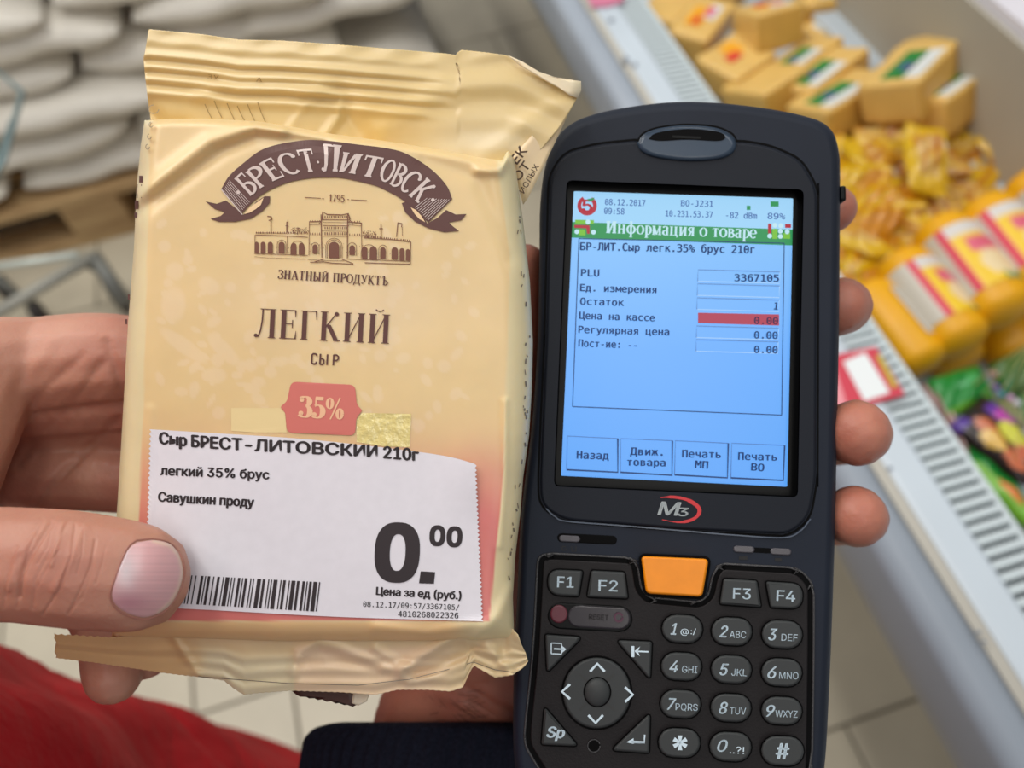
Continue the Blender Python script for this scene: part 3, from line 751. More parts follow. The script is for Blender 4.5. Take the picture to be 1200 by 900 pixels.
# small icons, worn off
M_worn = mat('worn_mark', rgb(18, 18, 20), .6)
Ink().stroke(ell(661, 642.5, 2.4, 2.4, 10), 1.2).stroke([(670, 640), (670, 646), (675, 646), (675, 640)], 1.4).rect(866, 652, 876, 656).rect(908, 654, 916, 658).lay(DV, 'icon_marks', M_worn, dev, .00012)
# keypad plate
pad = roundpoly([(633, 668), (634, 654), (646, 652), (738, 657), (744, 664), (748, 690), (758, 703), (820, 709), (833, 700), (838, 676), (846, 664), (934, 669), (950, 686), (950, 760), (948, 900), (938, 930), (900, 938), (660, 932), (638, 905), (618, 872), (619, 850), (628, 760)], [6, 8, 6, 5, 6, 6, 7, 7, 7, 6, 6, 10, 10, 0, 8, 10, 6, 10, 14, 10, 0, 0], 6)
pr = np.array(cat_rom(list(pad) + [pad[0]], 320))
Ink().stroke(pr, 6.5).lay(DV, 'pad_groove', M_black, dev, .00014)
tv_ = DV.P(inset(pr[:-1], -3.4)[:, 0], inset(pr[:-1], -3.4)[:, 1], .0002)
tv_ = np.vstack([tv_, tv_[:1]]); TV, TF = tube(tv_, .00032, 6, False); mk('pad_ridge', TV, TF, M_ridge, dev, True, label='worn shiny ridge round the keypad')
prism(DV, 'keypad_plate', inset(pad, 3.2), -.001, .0007, M_pad, dev, 1.5, .0004, (), True)
HK = .0007
def key(outline, H=.0021, legend=None, m=M_key, bev=2.6, label=None, rim=1.6):
    Ink().poly(inset(outline, -rim)).lay(DV, 'key_gap', M_black, dev, HK + .00008)
    k = prism(DV, 'key', outline, HK - .0004, HK + H, m, dev, bev, .0009, (), True, label)
    if legend is not None and legend.V: legend.lay(DV, 'legend', M_leg, k, HK + H + .00006)
    return k
def inkT(*ts):
    i = Ink()
    for t in ts: text(i, *t)
    return i
IT = .22
key(roundpoly([(642, 667), (683, 669), (678, 699), (642, 697)], [15, 3, 3, 15], 7), legend=inkT(('F1', (653, 688), (672, 688.7), 12.5, SANS, .018)))
key(roundpoly([(693, 668.5), (732, 670.5), (736, 701.5), (688, 699.5)], 3), legend=inkT(('F2', (701.5, 692.3), (723.5, 693), 12.5, SANS, .018)))
key(roundpoly([(848, 678), (887, 680.5), (892, 711.5), (843.5, 708)], 3), legend=inkT(('F3', (859, 701.5), (879.5, 702.4), 12.5, SANS, .012)))
key(roundpoly([(897.5, 681.5), (941, 684), (940, 714), (903, 712)], [3, 16, 16, 3], 7), legend=inkT(('F4', (910, 704), (931.5, 705), 12.5, SANS, .018)))
key(roundpoly([(751, 651.5), (830.5, 655), (823, 699.5), (757, 695.5)], 6), H=.0026, m=M_orange, label='large orange scan key', rim=3.2)
nums = [('1', '@:/', 799.5, 737, 786, 808, 12), ('2', 'ABC', 857.5, 740, 843, 855, 14), ('3', 'DEF', 916.5, 743.5, 900.5, 915.5, 13),
        ('4', 'GHI', 798.5, 781, 784.5, 799, 12), ('5', 'JKL', 857, 784.5, 843.5, 857, 12), ('6', 'MNO', 916, 788, 899.5, 913, 14),
        ('7', 'PQRS', 797.5, 825, 782, 791.5, 18), ('8', 'TUV', 856.5, 829.5, 842.5, 855, 12), ('9', 'WXYZ', 916, 833, 898, 908.5, 19)]
for dgt, sub, cx, cy, dx, sx_, _ in nums:
    i = Ink(); text(i, dgt, (dx, cy + 6.5), (dx + (9.5 if dgt != '1' else 6), cy + 7), 13.5, SANS, .022, IT)
    wsub = {3: 19, 4: 26}[len(sub)]; wsub = 18 if sub in ('@:/', 'GHI', 'JKL') else (22.5 if sub == 'MNO' else wsub)
    if dgt == '1': text(i, '@', (797.5, cy + 6), (807, cy + 6.3), 6.5, SANS, .0); text(i, ':/', (809.5, cy + 6.2), (815.5, cy + 6.4), 6.5, SANS, .0)
    else: text(i, sub, (sx_, cy + 7.2), (sx_ + wsub, cy + 8), 8, SANS, .004)
    key(capsule(cx, cy, 47.5, 32.5, .05), legend=i)
i = Ink()
for k in range(6):
    a = math.radians(60 * k + 30); i.stroke([(797, 870.5), (797 + 8.6 * math.cos(a), 870.5 + 8.6 * math.sin(a))], [2.0, 5.2])
key(capsule(796, 870.5, 49, 34, .05), legend=i)
i = Ink(); text(i, '0', (840.5, 880.5), (852, 881.2), 13.8, SANS, .016, IT); text(i, '..?!', (855, 882.8), (872, 883.6), 8.2, SANS, .0)
key(capsule(856, 875, 49, 34, .05), legend=i)
i = Ink(); text(i, '#', (909.5, 889), (924, 889.6), 18, SANS, .035)
key(capsule(917, 880, 50, 34.5, .05), legend=i)
# corner keys round the pad
i = Ink(); i.box([(646, 753.5), (658, 754), (658, 766.5), (646, 766)], 1.2).stroke([(649, 760.2), (661, 760.8)], 1.8).poly([(658.5, 756.5), (663.5, 761), (658, 765.5)])
key(roundpoly([(639, 743.5), (682.5, 746.5), (641, 788.5)], [3, 7, 6], 6), legend=i)
i = Ink(); i.rect(740, 757, 743.4, 770).stroke([(746, 763.2), (760, 763.8)], 1.8).poly([(743.5, 763), (750, 757.6), (747.5, 763.2), (749.8, 769)])
key(roundpoly([(722, 750), (764, 752), (762, 797)], [7, 3, 7], 6), legend=i)
i = Ink(); text(i, 'Sp', (641, 864), (661, 865), 12.5, SANS, .045, IT)
key(roundpoly([(638, 828), (678, 874.5), (634.5, 872.5)], [6, 7, 3], 6), legend=i)
i = Ink(); i.stroke([(755.5, 861), (755, 870.5), (741, 870)], 1.9).poly([(734, 869.8), (742.5, 865), (742.5, 871.8)]).stroke([(740, 869.3), (755, 870)], 2.6)
key(roundpoly([(762, 835), (760.5, 882.5), (716, 879.5)], [7, 3, 7], 6), legend=i)
# direction pad
i = Ink()
for cx, cy, a in [(700, 782.5, 0), (737, 814, 90), (698, 842.5, 180), (663.5, 810.5, 270)]:
    c, s = math.cos(math.radians(a)), math.sin(math.radians(a))
    i.stroke([(cx + x * c - y * s, cy + x * s + y * c) for x, y in ((-8.6, 4.5), (0, -4.8), (8.6, 4.5))], 3.0)
dp = key(ell(699.5, 812, 39.5, 41.5, 56), H=.0020, legend=i, bev=3, label='round direction key with arrow marks', rim=2.4)
gi = Ink()
for x, y in ((-1, -1), (1, -1), (1, 1), (-1, 1)): gi.stroke([(699.5 + x * 12, 811 + y * 13), (699.5 + x * 20.5, 811 + y * 21.5)], 2.2)
gi.lay(DV, 'pad_mark', mat('key_groove', rgb(46, 48, 48), .5), dp, HK + .00205)
Ink().poly(ell(700, 811, 16.5, 18, 36)).lay(DV, 'pad_ring', M_black, dp, HK + .00206)
V = []; F = []; 
for q in range(7):
    a = q / 6 * math.pi / 2
    E_ = np.array(ell(700, 811, 14.8 * math.cos(a) + .01, 16.6 * math.cos(a) + .01, 28)); V += list(DV.P(E_[:, 0], E_[:, 1], HK + .002 + .0016 * math.sin(a)))
for q in range(6):
    for k in range(28): F.append((q * 28 + k, q * 28 + (k + 1) % 28, (q + 1) * 28 + (k + 1) % 28, (q + 1) * 28 + k))
mk('pad_centre', V, F, M_key, dp, True)
# reset strip
prism(DV, 'reset_strip', capsule(691.5, 723.5, 100, 31, .055), HK - .0003, HK + .0003, M_bezel, dev, 2, .0003)
prism(DV, 'reset_cover', capsule(702, 723.5, 74, 26, .055), HK, HK + .0006, mat('smoky_cover', rgb(42, 38, 44), .25), dev, 2, .0003)
prism(DV, 'reset_lamp', ell(655, 719.5, 10.3, 10.8, 24), HK, HK + .0008, mat('dull_red_lens', rgb(92, 38, 50), .35), dev, 2, .0004, smooth=True, label='dull red round lens')
Ink().stroke(ell(725, 723.5, 4.6, 4.8, 20), 2.6).lay(DV, 'reset_hole', mat('plum_ring', rgb(70, 26, 52), .4), dev, HK + .0008)
text(Ink(), 'RESET', (690, 725.6), (713, 727), 6, SANS, .01).lay(DV, 'reset_lettering', mat('faded', rgb(30, 26, 30), .5), dev, HK + .0008)
prism(DV, 'microphone_hole', ell(696, 874, 7.6, 7.8, 22), HK - .0002, HK + .00025, M_black, dev, 1, .0001)
Ink().stroke(ell(696, 874, 7.2, 7.4, 22), 1.1).lay(DV, 'microphone_rim', M_ridge, dev, HK + .0003)
# side button
b_ = DV.P([983.5], [230], -.006)[0]
Vb, Fb = box_mesh(.0016, .0042, .005, .0006); sb = mk('side_button', Vb, Fb, M_bezel, dev); sb.location = b_ + np.array([0, 0, -.002])
# ---------------------------------------------------------------- cheese packet
PK = Frame(385, 420, .1925, .0, -.03)
def film_nodes(name, rough, bump, coat=.25):
    m = mat(name, (1, 1, 1), rough, attr=True, var=.035, vscale=90, bump=bump, bscale=55, bdist=.0012, sss=.25, sssr=(1, .7, .35), ssss=.003, coat=coat)
    m.node_tree.nodes['Principled BSDF'].inputs['Coat Roughness'].default_value = .28
    return m
M_film = film_nodes('cheese_film', .42, .22); M_seal = film_nodes('seal_film', .42, .35)
M_print = mat('brown_print', rgb(88, 50, 44), .5, bump=.1, bscale=55)
M_print2 = mat('brown_print_lines', rgb(112, 66, 46), .5)
M_silver = mat('silver_lettering', rgb(206, 190, 184), .4, .1)
packet = empty('cheese_packet', 'cream plastic packet of cheese with brown ribbon print, held between thumb and fingers', 'cheese packet', mw=PK.M)
Tt = pl([(140, 140), (172, 141), (200, 139), (240, 139), (300, 142), (340, 148), (390, 157), (450, 165), (520, 176), (560, 184), (588, 188), (595, 176), (602, 186), (615, 210), (640, 225)])
Bb = pl([(60, 746), (140, 746), (220, 748), (330, 752), (420, 752), (520, 752), (600, 748), (640, 744)])
Lb = pl([(90, 174), (125, 172), (150, 168), (170, 165), (220, 160), (290, 157), (380, 150), (450, 146), (520, 142), (600, 137), (680, 133), (760, 131)])
Rb = pl([(120, 600), (175, 600), (200, 605), (260, 613), (330, 621), (400, 624.5), (450, 623.5), (510, 620), (560, 613), (600, 610), (650, 604), (700, 601), (760, 603)])
def sst(a, b, x): t = np.clip((x - a) / (b - a), 0, 1); return t * t * (3 - 2 * t)
def seg_d(px, py, pts):
    P = np.array(pts, float); best = np.full(np.shape(px), 1e9); sg = np.zeros(np.shape(px))
    for a, b in zip(P[:-1], P[1:]):
        d = b - a; t = np.clip(((px - a[0]) * d[0] + (py - a[1]) * d[1]) / (d @ d), 0, 1)
        qx = a[0] + t * d[0]; qy = a[1] + t * d[1]; D = np.hypot(px - qx, py - qy)
        s_ = np.sign((px - a[0]) * d[1] - (py - a[1]) * d[0]); m_ = D < best
        best = np.where(m_, D, best); sg = np.where(m_, s_, sg)
    return best, sg
RIDGES = [([(158, 232), (200, 200), (245, 165), (300, 148), (330, 152)], 1.5, 9), ([(160, 250), (215, 210), (262, 176), (300, 160), (380, 168)], -1.0, 8),
          ([(560, 200), (585, 200), (597, 182)], 1.2, 6), ([(500, 188), (560, 208), (600, 300)], -.5, 10), ([(592, 470), (592, 560), (586, 640)], .5, 4),
          ([(180, 640), (173, 560), (176, 480)], .25, 6), ([(600, 690), (585, 720), (560, 745)], 1.0, 8), ([(440, 735), (500, 742), (560, 732)], .7, 7)]
wr = np.random.RandomState(5); WV = [(wr.uniform(-.05, .05), wr.uniform(-.05, .05), wr.uniform(0, 6), wr.uniform(.2, 1)) for _ in range(14)]
def Hb(px, py):
    px = np.asarray(px, float); py = np.asarray(py, float)
    dl = px - Lb(py); dr_ = Rb(py) - px; dt = py - Tt(px); db = Bb(px) - py
    def edge(d, wd): return 1 - np.sqrt(np.clip(1 - (1 - np.clip(d / wd, 0, 1)) ** 2.2, 0, 1))
    h = 7.5 - 5.5 * edge(dl, 22) - 7.0 * edge(dr_, 36) - 7.5 * edge(dt, 9) - 6.5 * edge(db, 26)
    h = h + .35 * np.sin((px - 150) / 430 * math.pi)
    for pts, A, wd in RIDGES:
        D, _ = seg_d(px, py, pts); h = h + A * np.exp(-(D / wd) ** 2)
    for a, b, c, k in WV: h = h + .035 * k * np.sin(a * px + b * py + c)
    return np.maximum(h, 0) * .001
cb = np.random.RandomState(9)
BL = [(cb.uniform(185, 560), cb.uniform(250, 500), cb.uniform(3, 10), cb.uniform(3, 9), cb.uniform(0, 3)) for _ in range(150)] + \
     [(203, 357, 15, 22, .1), (205, 318, 11, 11, 0), (215, 405, 9, 34, -.95), (262, 410, 9, 26, -.8), (294, 428, 8, 8, 0), (252, 440, 14, 10, 0), (245, 335, 14, 10, .5)]
def Cb(px, py):
    px = np.asarray(px, float); py = np.asarray(py, float)
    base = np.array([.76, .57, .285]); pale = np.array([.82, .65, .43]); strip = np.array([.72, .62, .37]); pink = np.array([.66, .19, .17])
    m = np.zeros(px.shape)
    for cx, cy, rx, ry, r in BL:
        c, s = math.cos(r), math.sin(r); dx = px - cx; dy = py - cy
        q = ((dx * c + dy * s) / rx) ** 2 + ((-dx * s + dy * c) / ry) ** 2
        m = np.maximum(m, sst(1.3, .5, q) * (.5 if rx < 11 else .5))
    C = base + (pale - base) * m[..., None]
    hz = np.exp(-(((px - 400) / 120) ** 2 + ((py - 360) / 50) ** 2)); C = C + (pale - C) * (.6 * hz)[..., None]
    p = sst(455, 690, py) * .95 + .25 * sst(500, 560, py)
    p = np.clip(p + .12 * np.sin(px / 17) * p, 0, 1)
    C = C + (pink - C) * p[..., None]
    ins = sst(-1.2, 1.2, px - np.interp(py, [140, 480, 720], [176, 168, 158])) * sst(-1.2, 1.2, np.interp(py, [140, 300, 480, 560, 640, 720], [575, 598, 592, 590, 582, 574]) - px) * sst(-1, 1, 727.5 - py)
    C = strip + (C - strip) * ins[..., None]
    tan = np.array([.74, .50, .25]); k = sst(727, 730, py) * sst(560, 520, px); C = C + (tan - C) * k[..., None]
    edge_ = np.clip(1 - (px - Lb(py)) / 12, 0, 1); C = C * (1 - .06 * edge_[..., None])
    return C
def patch(name, T_c, B_c, L_c, R_c, nu, nv, Hf, Cf, m, parent, thick=None, it=6):
    u = np.linspace(0, 1, nu)[None, :] * np.ones((nv, 1)); v = np.linspace(0, 1, nv)[:, None] * np.ones((1, nu))
    y = 140 + 600 * v; x = 150 + 450 * u
    for _ in range(it):
        y = T_c(x) + (B_c(x) - T_c(x)) * v; x = L_c(y) + (R_c(y) - L_c(y)) * u
    h = Hf(x, y); Pn = PK.P(x, y, h).reshape(-1, 3); C = Cf(x, y).reshape(-1, 3)
    F = [(j * nu + i, (j + 1) * nu + i, (j + 1) * nu + i + 1, j * nu + i + 1) for j in range(nv - 1) for i in range(nu - 1)]
    if thick is None: return mk(name, Pn, F, m, parent, True, C)
    Pb = PK.P(x, y, thick(x, y)).reshape(-1, 3); n = nu * nv
    V = np.vstack([Pn, Pb]); F += [tuple(n + i for i in f_[::-1]) for f_ in F]
    bd = [i for i in range(nu)] + [j * nu + nu - 1 for j in range(1, nv)] + [(nv - 1) * nu + i for i in range(nu - 2, -1, -1)] + [j * nu for j in range(nv - 2, 0, -1)]
    for k in range(len(bd)):
        a, b = bd[k], bd[(k + 1) % len(bd)]; F.append((b, a, n + a, n + b)[::-1])
    o = mk(name, V, F, m, parent, True, np.vstack([C, C]))
    bm = bmesh.new(); bm.from_mesh(o.data); bmesh.ops.recalc_face_normals(bm, faces=bm.faces); bm.to_mesh(o.data); bm.free()
    return o
def Hback(px, py):
    d = np.minimum(np.minimum(px - Lb(py), Rb(py) - px), np.minimum(py - Tt(px), Bb(px) - py))
    return -.0004 - .009 * np.sqrt(np.clip(1 - (1 - np.clip(d / 45, 0, 1)) ** 2, 0, 1))
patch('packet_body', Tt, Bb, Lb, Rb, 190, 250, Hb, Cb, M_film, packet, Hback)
# top seal with its crimped ridges
Ts = pl([(160, 35), (176, 34), (240, 40), (280, 46), (330, 47), (400, 52), (470, 58), (520, 62), (534, 64), (540, 58), (570, 61), (592, 64), (612, 74), (640, 92), (676, 112)])
Bs = pl([(160, 168), (300, 168), (420, 190), (560, 208), (600, 206), (690, 120)])
Ls = pl([(30, 175), (60, 170), (68, 168), (90, 170), (115, 173), (150, 178), (220, 180)])
Rs = pl([(30, 610), (62, 600), (75, 613), (100, 655), (114, 677), (130, 668), (150, 655), (180, 630), (205, 606), (230, 600)])
def Hs(px, py):
    y0 = Ts(px); q = py - y0; k = sst(640, 380, px) * .75 + .25
    # ridges run along the seal
    r = .55 * np.exp(-((q - 30) / 5.) ** 2) + .6 * np.exp(-((q - 44) / 5.) ** 2) + .6 * np.exp(-((q - 58) / 5.5) ** 2) + .7 * np.exp(-((q - 74) / 6.) ** 2) - .35 * np.exp(-((q - 37) / 4) ** 2) - .35 * np.exp(-((q - 51) / 4) ** 2) - .4 * np.exp(-((q - 66) / 4) ** 2) + .3 * np.exp(-((q - 14) / 6) ** 2)
    r = 1.5 * r * k * sst(560, 470, px) + .25 * sst(470, 560, px) * np.sin(q / 6 + px / 40)
    h = -2.2 + r - 1.2 * sst(60, 130, q) + .5 * np.sin(px / 55 + 1) + .25 * np.sin(px / 9 + q / 7) * sst(22, 4, q)
    for pts, A, wd in [([(172, 128), (195, 150), (215, 150)], -1.2, 9), ([(230, 112), (262, 100), (330, 102), (372, 108)], .8, 8), ([(350, 108), (372, 106), (400, 112), (398, 135), (380, 160)], .9, 7), ([(400, 108), (410, 140), (430, 165)], -1.3, 14),
                       ([(440, 160), (520, 100), (640, 92)], .8, 16), ([(560, 190), (620, 140), (672, 112)], .7, 12), ([(480, 130), (560, 128), (640, 130)], -.5, 14), ([(340, 150), (362, 118)], .5, 6)]:
        D, _ = seg_d(px, py, pts); h = h + A * np.exp(-(D / wd) ** 2)
    return h * .001
def Cs(px, py):
    a = np.array([.76, .55, .25]); b = np.array([.76, .48, .15]); c = np.array([.74, .60, .38])
    q = np.exp(-(((px - 450) / 70) ** 2 + ((py - 150) / 30) ** 2)) + .6 * np.exp(-(((px - 190) / 60) ** 2 + ((py - 140) / 22) ** 2))
    C = a + (b - a) * np.clip(q, 0, 1)[..., None]
    q2 = np.exp(-(((px - 560) / 60) ** 2 + ((py - 165) / 26) ** 2)) * .7
    C = C + (c - C) * q2[..., None]
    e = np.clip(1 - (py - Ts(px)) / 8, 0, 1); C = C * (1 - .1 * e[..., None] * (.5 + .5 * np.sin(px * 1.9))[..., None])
    return C
def zig(f_, a, p):
    return lambda x: f_(x) + a * np.abs(((np.asarray(x) / p) % 1) - .5)
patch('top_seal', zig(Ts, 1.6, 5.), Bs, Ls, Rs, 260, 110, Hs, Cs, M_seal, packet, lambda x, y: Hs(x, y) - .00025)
# folded-over pale edge at the top right corner
def slab(name, pts, hf, m, col, th=.00025, label=None, fr=PK, parent=packet, sub=3):
    P = np.array(pts, float); c = P.mean(0); n = len(P); V = []; rings = sub + 1
    loops = [c + (P - c) * (k / sub) for k in range(sub, 0, -1)] + [np.array([c])]
    A = np.vstack(loops); h = np.array([hf(x, y) for x, y in A]); top = fr.P(A[:, 0], A[:, 1], h); bot = fr.P(A[:, 0], A[:, 1], h - th)
    F = []
    for k in range(sub - 1):
        for i in range(n): F.append((k * n + i, k * n + (i + 1) % n, (k + 1) * n + (i + 1) % n, (k + 1) * n + i))
    ci = sub * n
    for i in range(n): F.append(((sub - 1) * n + i, (sub - 1) * n + (i + 1) % n, ci))
    N = len(A); F2 = [tuple(N + i for i in f_[::-1]) for f_ in F] + [(i, (i + 1) % n, N + (i + 1) % n, N + i) for i in range(n)]
    o = mk(name, np.vstack([top, bot]), F + F2, m, parent, True, np.tile(np.array(col), (2 * N, 1)), label)
    bm = bmesh.new(); bm.from_mesh(o.data); bmesh.ops.recalc_face_normals(bm, faces=bm.faces); bm.to_mesh(o.data); bm.free(); return o
def dens(pts, step=6, jag=0., per=5):
    out = []; P = np.array(pts, float); k = 0
    for i in range(len(P)):
        a = P[i]; b = P[(i + 1) % len(P)]; n = max(1, int(np.linalg.norm(b - a) / step))
        for j in range(n): out.append(tuple(a + (b - a) * j / n))
    return out
slab('seal_fold', dens([(594, 64), (612, 72), (632, 84), (655, 92), (681, 95), (681, 106), (677, 115), (668, 112), (655, 103), (640, 95), (622, 84), (608, 76)], 5), lambda x, y: -.0006 + .0008 * math.sin((x - 590) / 28), M_seal, (.87, .72, .47), label='pale folded-over edge')
# twisted side gusset at the top right with the back print
slab('side_gusset', dens([(598, 186), (622, 160), (648, 132), (676, 112), (664, 138), (648, 172), (632, 206), (619, 232), (613, 240), (606, 214), (601, 200)], 7), lambda x, y: -.0015 - .00004 * (x - 600), M_seal, (.78, .57, .33))
i = Ink(); text(i, 'ЕК', (606, 193), (618, 177), 11, SANS, .04); text(i, 'ОТ', (608, 213), (622, 194), 10, SANS, .03)
text(i, 'ИСЛЫХ', (614, 227), (632, 195), 6.5, SANS, .02)
i.lay(PK, 'gusset_print', mat('faded_brown', rgb(84, 58, 40), .6), packet, -.0004)
# side folds of the back film
i = Ink()
for x, y, a, b in [(165, 210, 2, 4), (163, 224, 3, 8), (160, 240, 2, 5), (159, 252, 1.5, 3), (151, 348, 1.2, 3), (148, 377, 1.2, 3)]: i.rect(x - a, y - b, x + a, y + b)
i.lay(PK, 'side_marks', M_print, packet, .0002, Hb)
i = Ink()
for (x, y) in [(180, 128), (177, 146), (175, 160), (173, 172)]:
    i.stroke(ell(x, y, 6 if y < 130 else 2.2, 5 if y < 130 else 3, 14, 0, 270), .9)
i.lay(PK, 'stamp_marks', mat('grey_stamp', rgb(150, 134, 110), .6), packet, .0012, lambda x, y: np.maximum(Hb(x, y), Hs(x, y)))
i = Ink()
rs_ = np.random.RandomState(4)
for k in range(34):
    y = rs_.uniform(235, 690); x = Rb(y) - rs_.uniform(3, 9); i.stroke([(x, y), (x + rs_.uniform(-1.5, 1.5), y + rs_.uniform(2, 6))], rs_.uniform(.7, 1.8))
i.lay(PK, 'edge_print', mat('grey_edge_print', rgb(120, 108, 92), .6), packet, .0003, Hb)
i = Ink()
for k, (x, y0, y1) in enumerate([(240, 122, 140), (251, 118, 138), (266, 121, 141), (278, 124, 142), (290, 122, 143), (302, 120, 143)]): i.stroke([(x, y0), (x + 4, (y0 + y1) / 2), (x + 9, y1)], 1.1)
text(i, 'ЗУ', (243, 92), (256, 93.5), 5, MONO, 0); text(i, 'А', (300, 95.5), (307, 96), 5, MONO, 0)
i.lay(PK, 'pale_batch_marks', mat('pale_marks', rgb(170, 142, 92), .6), packet, .0003, Hs)
# bottom seal
Tb2 = pl([(60, 742), (95, 744), (130, 746), (165, 744), (200, 738), (240, 738), (330, 742), (480, 744), (560, 740), (600, 736), (622, 760)])
Bb2 = pl([(60, 770), (110, 776), (190, 788), (215, 791), (234, 793), (262, 797), (276, 808), (286, 814), (300, 812), (340, 809), (400, 811), (440, 814), (466, 808), (500, 808), (528, 810), (546, 804), (550, 785), (556, 780), (580, 794), (600, 791), (612, 783), (620, 775)])
Lf = pl([(700, 62), (742, 62), (756, 65), (760, 63), (770, 65), (820, 66)])
Rf = pl([(700, 602), (740, 606), (755, 611), (765, 616), (775, 619), (785, 612), (800, 605), (820, 600)])
def Hf_(px, py):
    q = (py - Tb2(px)) / (Bb2(px) - Tb2(px))
    h = 1.2 - 2.6 * q + 1.0 * np.exp(-((q - .05) / .18) ** 2) * sst(180, 260, px)
    lf = sst(240, 200, px)
    h = h + lf * (.5 * np.exp(-((q - .45) / .1) ** 2) - .4 * np.exp(-((q - .62) / .08) ** 2) - .5) * .8
    h = h + (1 - lf) * .28 * np.sin(q * 26 + px / 90) * sst(.25, .5, q)
    for pts, A, wd in [([(200, 742), (232, 790)], .7, 5), ([(345, 790), (350, 765), (372, 752), (400, 760), (470, 790)], 1.1, 7), ([(350, 780), (380, 768), (440, 784)], -.7, 7), ([(470, 786), (500, 765), (540, 742)], 1.6, 7), ([(490, 790), (530, 775), (560, 755)], -1.3, 7),
                       ([(540, 745), (580, 765), (600, 790)], 1.5, 7), ([(588, 770), (592, 745), (602, 735)], -1., 6), ([(480, 800), (550, 780), (600, 795)], .8, 6), ([(440, 760), (480, 785)], 1., 6)]:
        D, _ = seg_d(px, py, pts); h = h + A * np.exp(-(D / wd) ** 2)
    return (h + .4) * .001
def Cf_(px, py):
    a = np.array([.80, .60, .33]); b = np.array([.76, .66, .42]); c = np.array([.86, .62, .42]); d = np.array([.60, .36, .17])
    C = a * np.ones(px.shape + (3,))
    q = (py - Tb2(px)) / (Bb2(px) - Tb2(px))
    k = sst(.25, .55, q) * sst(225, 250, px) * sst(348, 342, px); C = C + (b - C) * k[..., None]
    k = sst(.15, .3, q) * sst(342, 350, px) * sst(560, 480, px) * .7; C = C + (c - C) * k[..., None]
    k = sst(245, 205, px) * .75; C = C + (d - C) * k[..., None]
    return C
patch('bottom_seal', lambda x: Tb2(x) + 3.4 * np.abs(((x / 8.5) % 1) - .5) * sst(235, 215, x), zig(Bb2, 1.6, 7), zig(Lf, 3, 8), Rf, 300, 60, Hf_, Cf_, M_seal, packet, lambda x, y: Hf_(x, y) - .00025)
Ink().stroke([(232, 793), (340, 801), (420, 803), (480, 796), (520, 786), (555, 776), (580, 785), (603, 788)], .8).lay(PK, 'seal_line', mat('grey_line', rgb(120, 112, 100), .5), packet, .0004, Hf_)
# brown strip of the rear seal
i_ = [(338, 806), (352, 803), (366, 806), (380, 809), (400, 811), (420, 812), (422, 824), (414, 828)]
saw = [(414 - k * 5.2, 828.5 - k * 1.0 - (1.8 if k % 2 else 0)) for k in range(14)]
slab('rear_strip', i_ + saw, lambda x, y: -.0042, mat('dark_brown_film', rgb(66, 40, 34), .5), (1, 1, 1), label='dark brown serrated rear strip')
slab('rear_strip_end', [(414, 812), (434, 812), (430, 822), (420, 827), (412, 824)], lambda x, y: -.0036, M_seal, (.70, .60, .44))
# ---- print on the front
def ink_body(i, name, m, h=.00022, label=None): return i.lay(PK, name, m, packet, h, Hb, label)
up = cat_rom([(259, 222), (268, 207), (283, 193), (310, 174), (350, 165), (379, 164.5), (417, 169), (455, 174), (478, 181), (505, 198), (523, 217), (530, 233)], 90)
lo = cat_rom([(283, 251), (296, 237), (312, 225), (337, 214), (363, 209), (384, 208), (403, 209), (438, 217), (456, 225), (470, 233), (487, 246), (502, 261)], 90)
b_i = Ink(); V0 = []
for a, b in zip(up, lo): V0 += [tuple(a * (1 - k / 6) + b * k / 6) for k in range(7)]
b_i.V = V0; b_i.F = [(i * 7 + k, (i + 1) * 7 + k, (i + 1) * 7 + k + 1, i * 7 + k + 1) for i in range(89) for k in range(6)]
c2 = lambda P: [(230 + x / 3.75, 150 + y / 3.75) for x, y in P]
b_i.poly(c2([(40, 322), (90, 333), (130, 318), (168, 348), (205, 382), (240, 356), (262, 325), (300, 300), (325, 300), (322, 330), (290, 365), (240, 398), (170, 412), (100, 412), (62, 400), (108, 386), (125, 370), (80, 355)]))
b_i.poly(c2([(903, 330), (925, 322), (960, 345), (990, 375), (1015, 420), (1060, 395), (1098, 360), (1140, 380), (1188, 378), (1165, 405), (1110, 415), (1130, 434), (1155, 452), (1090, 458), (1020, 440), (960, 410), (918, 370)]))
ban = ink_body(b_i, 'ribbon_banner', M_print)
il = Ink()
il.poly(c2([(212, 378), (235, 350), (262, 330), (296, 306), (284, 338), (262, 356), (235, 372)]))
il.poly(c2([(942, 348), (965, 360), (988, 385), (1006, 414), (980, 400), (960, 378)]))
il.lay(PK, 'ribbon_fold', mat('ribbon_fold', (.84, .60, .34), .45), ban, .0003, Hb)
ih = Ink()
for k in range(9):
    q = k / 9; a = np.array(up[int(1 + q * 7)]); b = np.array(lo[int(1 + q * 7)]); ih.stroke([a * .92 + b * .08, a * .5 + b * .5, a * .06 + b * .94], .55)
    q = k / 9; a = np.array(up[int(88 - q * 8)]); b = np.array(lo[int(88 - q * 8)]); ih.stroke([a * (.9 - .06 * k) + b * (.1 + .06 * k), a * .3 + b * .7, a * .04 + b * .96], .6)
ih.stroke([(259.5, 222), (284, 251.5)], 1.2)
ih.lay(PK, 'ribbon_hatch', M_silver, ban, .00032, Hb)['kind'] = 'stuff'
upf = lambda u: up[int(np.clip(u, 0, 1) * 89)] * (1 - (u * 89 % 1)) + up[min(89, int(np.clip(u, 0, 1) * 89) + 1)] * (u * 89 % 1)
lof = lambda u: lo[int(np.clip(u, 0, 1) * 89)] * (1 - (u * 89 % 1)) + lo[min(89, int(np.clip(u, 0, 1) * 89) + 1)] * (u * 89 % 1)
def banmap(u, v):
    q = .105 + .785 * u; return tuple(lof(q) * (1 - (.17 + .60 * v)) + upf(q) * (.17 + .60 * v))
s_ = 'БРЕСТ·ЛИТОВСК'
